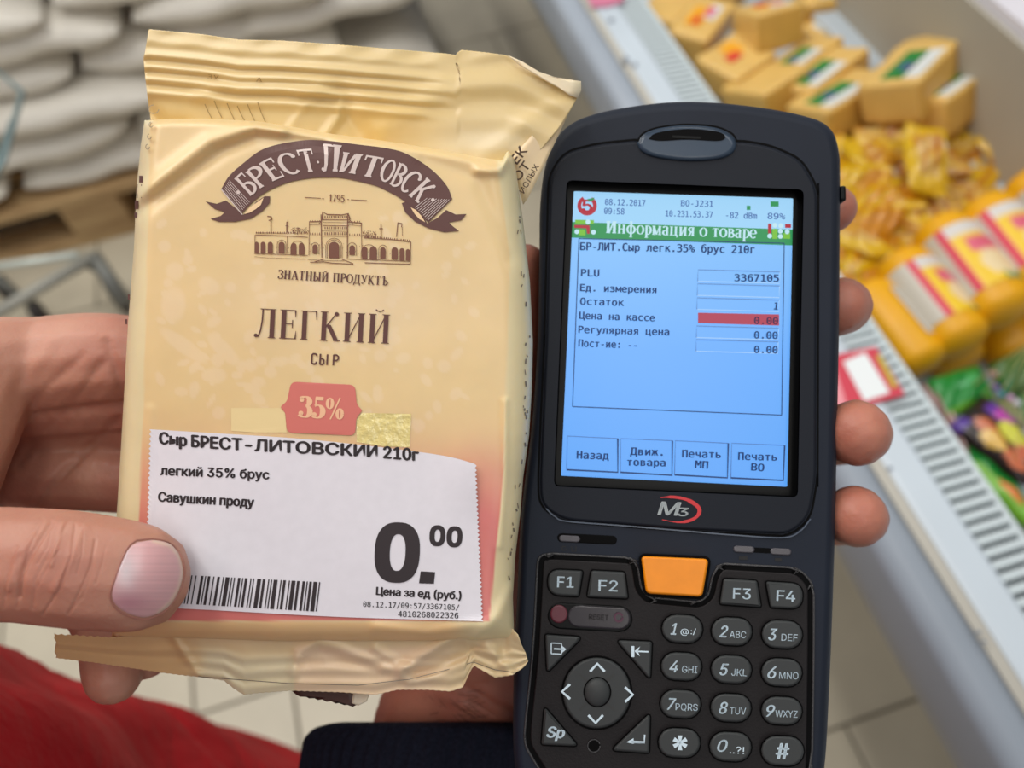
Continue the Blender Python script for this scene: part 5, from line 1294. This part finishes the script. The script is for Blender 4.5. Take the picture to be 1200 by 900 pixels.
# red jacket of the first person: a standing body seen from above
M_redc = mat('red_cloth', rgb(196, 22, 34), .8, col2=rgb(160, 10, 20), vscale=14, bump=.8, bscale=26, bdist=.012, spec=.25)
ed = []
for px, py in ((0, 775), (185, 838), (368, 893)):
    r = floorhit(px, py, .5) - CAM; ed.append(math.atan2(r[1], r[0]))
zA = floorhit(0, 775, .95); zB = floorhit(368, 893, .62)
def jacket():
    V = []; F = []; seg = 120; lv = 84
    # outline tangent points: at height z the front edge passes through the ray of the photographed edge
    zs = np.linspace(1.46, .42, lv)
    for k, z in enumerate(zs):
        t = (1.02 - z) / (1.02 - .60)
        t = max(t, 0.); zz = min(z, 1.02); px = np.interp(t, [-.6, 0, .25, .5, .75, 1, 1.4, 2], [-190, 0, 90, 185, 280, 368, 520, 640]); py = np.interp(t, [-.6, 0, .25, .5, .75, 1, 1.4, 2], [735, 775, 800, 832, 862, 893, 960, 1010])
        e = floorhit(px, py, zz); r = e[:2] / np.linalg.norm(e[:2]); nrm = np.array([r[1], -r[0]])
        if nrm @ np.array([-1, -1.]) < 0: nrm = -nrm
        R1 = .17 + .02 * t; c = e[:2] + nrm * R1
        for s in range(seg):
            a = 2 * math.pi * s / seg
            f_ = 1 + .012 * math.sin(5 * a + k * .06) + .01 * math.sin(11 * a - k * .15 + 1) + .012 * math.sin(k * .35 + 3 * math.sin(a * 2)) * math.sin(3 * a)
            f_ += .012 * math.sin(9 * a + k * .33 + 2 * math.sin(k * .13)) + .01 * math.sin(14 * a - k * .21)
            cf = k - 42 - 8 * math.sin(a * 2 + 1); f_ += .018 * math.exp(-(cf / 1.6) ** 2) - .03 * math.exp(-((cf - 3) / 1.6) ** 2)
            V.append((c[0] + R1 * f_ * math.cos(a), c[1] + R1 * f_ * math.sin(a), z))
    for k in range(lv - 1):
        for s in range(seg): F.append((k * seg + s, (k + 1) * seg + s, (k + 1) * seg + (s + 1) % seg, k * seg + (s + 1) % seg))
    c0 = np.array(V[:seg]).mean(0); V.append(tuple(c0 + np.array([0, 0, .04]))); ci = len(V) - 1
    for s in range(seg): F.append((s, (s + 1) % seg, ci))
    return np.array(V), F
V, F = jacket(); jk = mk('red_jacket', V - np.array(p1.location), F, M_redc, p1, True)
# ---------------------------------------------------------------- goods in the island
def cmat(name, c, **k): return mat(name, rgb(*c), k.pop('rough', .4), **k)
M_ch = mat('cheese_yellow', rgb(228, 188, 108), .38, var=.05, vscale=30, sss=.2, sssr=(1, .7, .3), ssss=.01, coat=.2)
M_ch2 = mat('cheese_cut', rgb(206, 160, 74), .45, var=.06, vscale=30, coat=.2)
M_gr = cmat('label_green', (28, 130, 52)); M_wh = cmat('label_white', (222, 226, 224)); M_pk = cmat('label_pink', (222, 110, 130)); M_or = cmat('label_orange', (240, 170, 30)); M_ro = cmat('label_red', (220, 70, 50)); M_bl = cmat('label_blue', (70, 90, 140))
def block(a, b, z, wd, th, label, stick, tilt=0., wedge=.0, roll=0.):
    """cheese piece lying from picture point a to b at height z"""
    z -= .018; A = floorhit(*a, z); B = floorhit(*b, z); c = (A + B) / 2; L = np.linalg.norm(B - A); yaw = math.atan2(B[1] - A[1], B[0] - A[0])
    L *= .86; e = empty('cheese_piece', label, 'cheese', tuple(c), 'wrapped cheese pieces'); e.rotation_euler = (roll, tilt, yaw)
    bm = bmesh.new(); bmesh.ops.create_cube(bm, size=1)
    for v in bm.verts:
        v.co.x *= L; v.co.y *= wd * (1 - wedge * (v.co.x > 0)); v.co.z *= th
    bmesh.ops.bevel(bm, geom=list(bm.edges), offset=.008, segments=3, affect='EDGES', profile=.6)
    bmesh.ops.subdivide_edges(bm, edges=[x for x in bm.edges if x.calc_length() > .02], cuts=3, use_grid_fill=True)
    for v in bm.verts: v.co += v.normal * (.0015 * math.sin(90 * v.co.x + 40 * v.co.y) * math.cos(70 * v.co.y))
    bm.verts.index_update(); V = [tuple(v.co) for v in bm.verts]; F = [tuple(v.index for v in f_.verts) for f_ in bm.faces]
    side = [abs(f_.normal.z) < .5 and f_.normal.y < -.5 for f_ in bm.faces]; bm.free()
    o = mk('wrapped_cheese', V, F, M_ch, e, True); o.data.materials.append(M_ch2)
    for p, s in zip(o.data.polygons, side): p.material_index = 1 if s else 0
    for si, (x0, y0, x1, y1, m, nm) in enumerate(stick):
        q = [(x0, y0), (x1, y0), (x1, y1), (x0, y1)]; V = [(x * L, y * wd, th / 2 + .0012 + .0006 * si) for x, y in q] + [(x * L, y * wd, th / 2 - .002) for x, y in q]
        mk(nm, V, [(0, 1, 2, 3), (7, 6, 5, 4), (0, 4, 5, 1), (1, 5, 6, 2), (2, 6, 7, 3), (3, 7, 4, 0)], m, e)
    return e
green = [(-.42, -.44, .12, -.2, M_wh, 'white_strip'), (-.42, -.18, .12, .14, M_gr, 'green_label'), (-.28, -.18, -.14, .0, M_bl, 'blue_mark')]
orange = [(-.25, -.1, .2, .3, M_or, 'orange_label'), (-.05, -.3, .3, -.05, M_wh, 'white_label'), (0., -.2, .22, 0., M_pk, 'pink_mark'), (-.24, -.02, -.05, .12, M_ro, 'red_mark')]
block((762, 40), (812, -12), .565, .075, .05, 'pale cheese piece at the far upper left of the heap by the grille', [], 0)
block((800, 62), (842, 10), .60, .07, .05, 'cheese piece with orange and pink label at the upper left of the heap', orange)
block((836, 2), (868, -34), .60, .07, .05, 'cheese piece with orange label cut off by the top of the picture', orange)
block((868, 38), (934, 22), .635, .085, .06, 'cheese piece with orange label and dark cut side, top of the heap', orange, 0, .1, -.4)
block((832, 100), (888, 62), .60, .085, .05, 'cheese piece with small orange label below the heap\'s top piece', [(-.1, .0, .2, .35, M_or, 'orange_label'), (-.2, -.1, .05, .1, M_ro, 'red_mark')])
block((868, 132), (930, 92), .60, .09, .06, 'plain cheese piece with brownish cut side just above the scanner', [], roll=-.4)
block((930, 8), (985, 2), .60, .08, .05, 'cheese piece with pink and white label behind the heap', [(-.1, -.3, .3, .2, M_wh, 'white_label'), (0, -.2, .2, .1, M_pk, 'pink_mark')])
block((948, 60), (990, 32), .575, .07, .05, 'cheese piece with white-pink sticker leaning on the back ledge', [(-.3, -.3, .1, .3, M_wh, 'white_label'), (-.2, -.2, 0., .1, M_pk, 'pink_mark')])
block((905, 106), (975, 55), .60, .06, .05, 'cheese piece with green label, farthest of the green-labelled left pair', green, roll=-.35)
block((926, 126), (1000, 68), .61, .07, .05, 'cheese piece with green label, nearer of the green-labelled left pair', green, roll=-.35)
block((938, 152), (1030, 98), .62, .08, .055, 'cheese piece with green and white label touching the scanner\'s corner', green, roll=-.4)
block((1015, 150), (1062, 118), .59, .07, .045, 'pale cheese piece half hidden behind the green-labelled one', [])
block((1036, 128), (1106, 58), .672, .088, .06, 'large upright cheese piece with green label against the grey wall', green, roll=-.5)
block((1076, 144), (1156, 88), .655, .07, .055, 'cheese piece with green label, rightmost against the grey wall', green, roll=-.5)
# ---- rolls of sausage cheese
M_roll = mat('smoked_cheese', rgb(230, 168, 6), .4, var=.06, vscale=25, sss=.15, sssr=(1, .6, .1), ssss=.01, bump=.15, bscale=60)
M_band = mat('band_print', (1, 1, 1), .4, attr=True)
def band_col(t, u):
    # t along the roll, u across the band: grey-white panel, red stripe, picture field on yellow
    if u < .32: return np.array(rgb(196, 190, 178))
    if u < .42: return np.array(rgb(214, 56, 82))
    if t > .80: return np.array(rgb(214, 210, 206))
    if .52 < t < .76 and u > .55: return np.array(rgb(220, 100, 124))
    if (t - .3) ** 2 + (u - .78) ** 2 < .05: return np.array(rgb(236, 214, 168))
    if t < .12 and u > .7: return np.array(rgb(110, 150, 90))
    if u > .86: return np.array(rgb(214, 212, 210))
    return np.array(rgb(240, 200, 40))
def roll(a, b, z, r, label, rot=0.):
    A = floorhit(*a, z); B = floorhit(*b, z); ax = B - A; L = np.linalg.norm(ax); ax /= L; c = (A + B) / 2
    e = empty('cheese_roll', label, 'cheese roll', tuple(c), 'yellow cheese rolls'); s = np.cross(ax, [0, 0, 1.]); s /= np.linalg.norm(s); u = np.cross(s, ax)
    V = []; F = []; n = 36; prof = []
    for t in np.linspace(-90, 90, 17):
        q = math.radians(t); prof.append((math.sin(q) * .55 * r + (L / 2 - .5 * r) * (1 if t > 0 else -1 if t < 0 else 0), r * max(.02, math.cos(q) ** .8)))
    prof.sort(); ex_ = [(-(L / 2 - .5 * r), r), (L / 2 - .5 * r, r)]
    for x, rr in prof:
        for k in range(n): q = 2 * math.pi * k / n; V.append(ax * x + rr * (s * math.cos(q) + u * math.sin(q)))
    m_ = len(prof)
    for i in range(m_ - 1):
        for k in range(n): F.append((i * n + k, i * n + (k + 1) % n, (i + 1) * n + (k + 1) % n, (i + 1) * n + k))
    mk('roll', V, F, M_roll, e, True)
    V = []; C = []; F = []; nt_, nu_ = 14, 40; h = L / 2 - .85 * r
    for i in range(nt_):
        for k in range(nu_):
            t = i / (nt_ - 1); uu = k / (nu_ - 1); q = math.radians(40 + 150 * uu) + rot
            V.append(ax * (-h + 2 * h * t) + (r + .0008) * (s * math.cos(q) + u * math.sin(q))); C.append(band_col(1 - t, uu))
    for i in range(nt_ - 1):
        for k in range(nu_ - 1): F.append((i * nu_ + k, i * nu_ + k + 1, (i + 1) * nu_ + k + 1, (i + 1) * nu_ + k))
    mk('paper_band', V, F, M_band, e, True, np.array(C)); return e
RZ = .60
roll((1012, 340), (1086, 432), RZ, .031, 'yellow cheese roll nearest the white grille, its pink band worn', 1.1)
roll((1050, 304), (1132, 408), RZ + .012, .034, 'second yellow cheese roll from the grille, with grey-white band', -.5)
roll((1096, 264), (1182, 374), RZ + .022, .036, 'third yellow cheese roll from the grille, red stripe on its band', -.9)
roll((1148, 242), (1232, 346), RZ + .028, .036, 'fourth yellow cheese roll from the grille, red stripe and pink mark', -.9)
roll((1196, 212), (1290, 300), RZ + .02, .036, 'fifth yellow cheese roll from the grille, cut by the right picture edge', -.9)
for k, (a, b) in enumerate([((1082, 372), (1130, 432)), ((1130, 340), (1200, 424)), ((1192, 330), (1250, 410))]):
    roll(a, b, RZ - .055, .034, 'yellow cheese roll in the lower layer, ' + ['nearest the grille', 'under the third upper roll', 'at the right picture edge'][k], 2.5)
# ---- yellow snack packs of cheese threads
M_yf = mat('yellow_film', (1, 1, 1), .3, attr=True, coat=.3, bump=.3, bscale=60, bdist=.004)
def pack_mesh(seed, L, W, T, kind):
    rs = np.random.RandomState(seed); nu, nv = 30, 22; V = []; C = []; F = []
    ye = np.array(rgb(214, 172, 6)); am = np.array(rgb(192, 126, 14)); br = np.array(rgb(184, 122, 40)); cr = np.array(rgb(210, 176, 96)); wh = np.array(rgb(214, 210, 196))
    ph = rs.uniform(0, 6, 6)
    for side in (1, -1):
        for j in range(nv):
            for i in range(nu):
                x = i / (nu - 1) * 2 - 1; y = j / (nv - 1) * 2 - 1
                b = (max(0, 1 - abs(x) ** 2.4) * max(0, 1 - abs(y) ** 3)) ** .55
                z = side * T / 2 * b + .003 * math.sin(9 * x + ph[0] + 4 * y) * b + .003 * math.sin(13 * y + ph[1] - 5 * x) * b + .004 * math.sin(3 * x + 2 * y + ph[2])
                V.append((x * L / 2 * (1 - .05 * y * y * math.sin(ph[3])), y * W / 2 * (1 - .12 * x * x), z))
                q = math.sin(2.5 * x + 6 * y + ph[4] + 3 * math.sin(4 * y + ph[5])) + .5 * math.sin(11 * y + ph[2])
                if kind == 0: c = ye if (abs(x) > .6 or abs(y) > .7 or q > 1.1) else (br if q > -.2 else cr)
                elif kind == 1: c = am if q > -.3 else ye
                else: c = ye if q > .3 else (cr if q > -.5 else br)
                if kind == 0 and .15 < x < .5 and -.85 < y < -.6: c = wh
                C.append(c * (.92 + .14 * rs.rand()))
    n = nu * nv
    for j in range(nv - 1):
        for i in range(nu - 1):
            a = j * nu + i; F.append((a, a + 1, a + nu + 1, a + nu)); F.append((n + a, n + a + nu, n + a + nu + 1, n + a + 1))
    return V, F, np.array(C)
pm_ = []
for k in range(6):
    V, F, C = pack_mesh(k + 3, .125, .066, .026, k % 3); o = mk('snack_pack', V, F, M_yf, None, True, C); pm_.append(o.data); bpy.data.objects.remove(o)
def pack(px, py, z, yaw, k, label, s=1., tx=0., ty=0., group='yellow packs of string cheese'):
    o = bpy.data.objects.new('snack_pack', pm_[k]); COL.objects.link(o); o.location = tuple(floorhit(px, py, z)); o.rotation_euler = (tx, ty, yaw); o.scale = (s, s, s)
    return tag(o, label, 'snack pack', group)
rp_ = np.random.RandomState(12); k = 0
def where(px, py):
    v = 'top' if py < 190 else 'upper middle' if py < 240 else 'lower middle' if py < 300 else 'bottom'; h = 'left side' if px < 1050 else 'centre' if px < 1125 else 'right side'
    return v + ', ' + h
plist = []
for row, py in enumerate(range(150, 400, 26)):
    for px in range(985, 1215, 36):
        x = px + rp_.uniform(-9, 9) + (row % 2) * 16; y = py + rp_.uniform(-8, 8)
        if y < 175 and x < 1035: continue
        if y > 240 + (1200 - x) * .55: continue
        if x > 1190 and y < 170: continue
        if floorhit(x, y, .57)[0] > .77: x -= 24
        plist.append([x, y, .575 + .03 * rp_.rand(), rp_.uniform(0, 6.28), k % 6, rp_.uniform(.75, 1.05), rp_.uniform(-.5, .5), rp_.uniform(-.5, .5)]); k += 1
cells = {}
for q in plist: cells.setdefault((['amber', 'bright yellow', 'beige and yellow'][(q[4] + 1) % 3], where(q[0], q[1])), []).append(q)
for (cn_, wh_), qs in cells.items():
    qs.sort(key=lambda q: q[0])
    for j, q in enumerate(qs):
        w_ = '' if len(qs) == 1 else ['leftmost ', 'rightmost '][j] if len(qs) == 2 else ['leftmost ', 'middle ', 'rightmost '][min(j, 2)] if len(qs) == 3 else ['first ', 'second ', 'third ', 'fourth ', 'fifth ', 'sixth '][j]
        pack(q[0], q[1], q[2], q[3], q[4], '%s%s string cheese pack, yellow heap %s' % (w_, cn_, wh_), *q[5:])
for px, py in [(1000, 180), (1000, 240), (1000, 300), (1010, 350), (1060, 200), (1060, 260), (1110, 180), (1110, 230), (1170, 190), (1180, 230), (1040, 300)]:
    pack(px, py, .548, rp_.uniform(0, 6.28), k % 6, 'string cheese pack at the bottom of the yellow heap, mostly covered', 1.25); k += 1
pack(1085, 186, .645, 1.1, 0, 'beige-filled yellow pack with white sticker on top of the yellow heap', .85, .2, -.2)
pack(1010, 195, .61, .4, 4, 'yellow pack lying next to the scanner\'s upper right corner', .95)
# ---- green and dark packs nearer the camera
M_gf = mat('print_film', (1, 1, 1), .3, attr=True, coat=.3, bump=.2, bscale=50, bdist=.003)
def quadpack(name, q, z, T, colf, label, cat='snack pack', group='bright packs at the near end of the island'):
    P = [floorhit(*p, z) for p in q]; c = sum(P) / 4; e = empty(name, label, cat, tuple(c), group); nu, nv = 34, 26; V = []; C = []; F = []
    for side in (1, -1):
        for j in range(nv):
            for i in range(nu):
                u = i / (nu - 1); v = j / (nv - 1); p = (P[0] * (1 - u) + P[1] * u) * (1 - v) + (P[3] * (1 - u) + P[2] * u) * v - c
                x = u * 2 - 1; y = v * 2 - 1; b = (max(0, 1 - abs(x) ** 2.6) * max(0, 1 - abs(y) ** 2.6)) ** .5
                V.append(p + np.array([0, 0, side * T / 2 * b + .002 * math.sin(14 * u + 9 * v) * b])); C.append(np.array(rgb(*colf(u, v))))
    n = nu * nv
    for j in range(nv - 1):
        for i in range(nu - 1):
            a = j * nu + i; F.append((a, a + 1, a + nu + 1, a + nu)); F.append((n + a, n + a + nu, n + a + nu + 1, n + a + 1))
    mk('pack_film', V, F, M_gf, e, True, np.array(C)); return e
def cg(u, v):
    if (abs(v - .45) < .03 and .35 < u < .6): return (120, 190, 140)
    if (u - .66) ** 2 + (v - .38) ** 2 < .014: return (70, 160, 90)
    if v > .86: return (96, 160, 30)
    return (14, 128, 44)
quadpack('green_pack', [(1086, 446), (1146, 428), (1166, 470), (1104, 494)], .605, .03, cg, 'green pack with a pale round emblem below the yellow cheese rolls')
quadpack('green_pack', [(1158, 428), (1230, 392), (1240, 440), (1176, 468)], .59, .03, lambda u, v: (12, 96, 36) if u < .7 else (100, 90, 50), 'dark green pack at the right picture edge above the threads')
def cdk(u, v):
    if v < .16: return (88, 60, 150) if u < .3 else (30, 20, 22)
    for cx, cy, r, c in [(.22, .45, .13, (214, 170, 70)), (.35, .3, .12, (190, 100, 60)), (.2, .75, .12, (206, 110, 70)), (.55, .55, .15, (200, 200, 50)), (.42, .75, .1, (190, 90, 50)), (.4, .5, .08, (120, 60, 40))]:
        if (u - cx) ** 2 + ((v - cy) * .8) ** 2 < r * r: return c
    if u > .62 and v < .5: return (176, 50, 160) if v > .25 else (96, 50, 150)
    if u > .7 and .62 < v < .9: return (170, 176, 176)
    return (36, 24, 24)
quadpack('dark_pack', [(1112, 500), (1150, 462), (1232, 528), (1200, 572)], .615, .03, cdk, 'dark pack with purple corner and printed fruit colours, right of the grille')
def cg2(u, v):
    if u < .12: return (200, 214, 220)
    if v < .5: return (10, 122, 40)
    if (u - .62) ** 2 + (v - .6) ** 2 < .025: return (220, 120, 60)
    return (118, 180, 50)
quadpack('green_pack', [(1120, 512), (1190, 566), (1230, 640), (1128, 560)], .60, .028, cg2, 'green and lime pack with orange spot lowest beside the grille')
def cbr(u, v): return [(150, 110, 104), (196, 170, 166), (120, 90, 84)][int((u * 9 + v * 3) % 3)]
quadpack('brown_pack', [(1078, 450), (1098, 452), (1150, 560), (1128, 566)], .60, .024, cbr, 'brownish pink pack squeezed against the grille rail')
quadpack('brown_pack', [(1128, 560), (1156, 566), (1215, 660), (1190, 660)], .59, .024, lambda u, v: (106, 78, 66) if (u * 7) % 1 > .3 else (170, 150, 140), 'dull brown pack against the grille rail, nearest the camera')
quadpack('olive_pack', [(1150, 480), (1185, 462), (1210, 520), (1180, 530)], .60, .03, lambda u, v: (126, 134, 84) if (u * 5 + v * 4) % 1 > .4 else (160, 160, 120), 'olive mottled pack between the green pack and the dark pack')
quadpack('grey_pack', [(1180, 590), (1240, 570), (1260, 680), (1205, 660)], .56, .03, lambda u, v: (150, 150, 146), 'grey pack at the right picture edge below the dark pack')
quadpack('green_pack', [(1165, 470), (1230, 440), (1235, 500), (1195, 520)], .575, .03, lambda u, v: (40, 120, 70), 'green pack under the tan threads')
# threads with coloured beads
th_e = empty('thread_bunch', 'bunch of tan threads strung with small pale beads above the packs', 'threads', tuple(floorhit(1215, 395, .67)))
base_ = np.array(th_e.location)
for k, (x, y) in enumerate([(1140, 452), (1152, 462), (1166, 468), (1180, 474), (1192, 480), (1188, 540)]):
    a = floorhit(1215, 395, .67); b = floorhit(x, y, .635); V, F = tube([a - base_, (a + b) / 2 + np.array([0, 0, .004]) - base_, b - base_], .0006, 5); mk('thread', V, F, cmat('tan_thread', (196, 170, 110)) if k == 0 else bpy.data.materials['tan_thread'], th_e, True)
for k, (x, y, c) in enumerate([(1168, 454, (110, 80, 160)), (1173, 462, (80, 150, 170)), (1184, 466, (206, 160, 206)), (1192, 472, (226, 220, 236)), (1165, 438, (196, 150, 140))]):
    bm = bmesh.new(); bmesh.ops.create_icosphere(bm, subdivisions=2, radius=.0035); bm.verts.index_update(); p = floorhit(x, y, .64) - base_
    V = [tuple(np.array(v.co) + p) for v in bm.verts]; F = [tuple(v.index for v in f_.verts) for f_ in bm.faces]; bm.free()
    mk('bead', V, F, cmat('bead_%s' % 'abcde'[k], c), th_e, True)
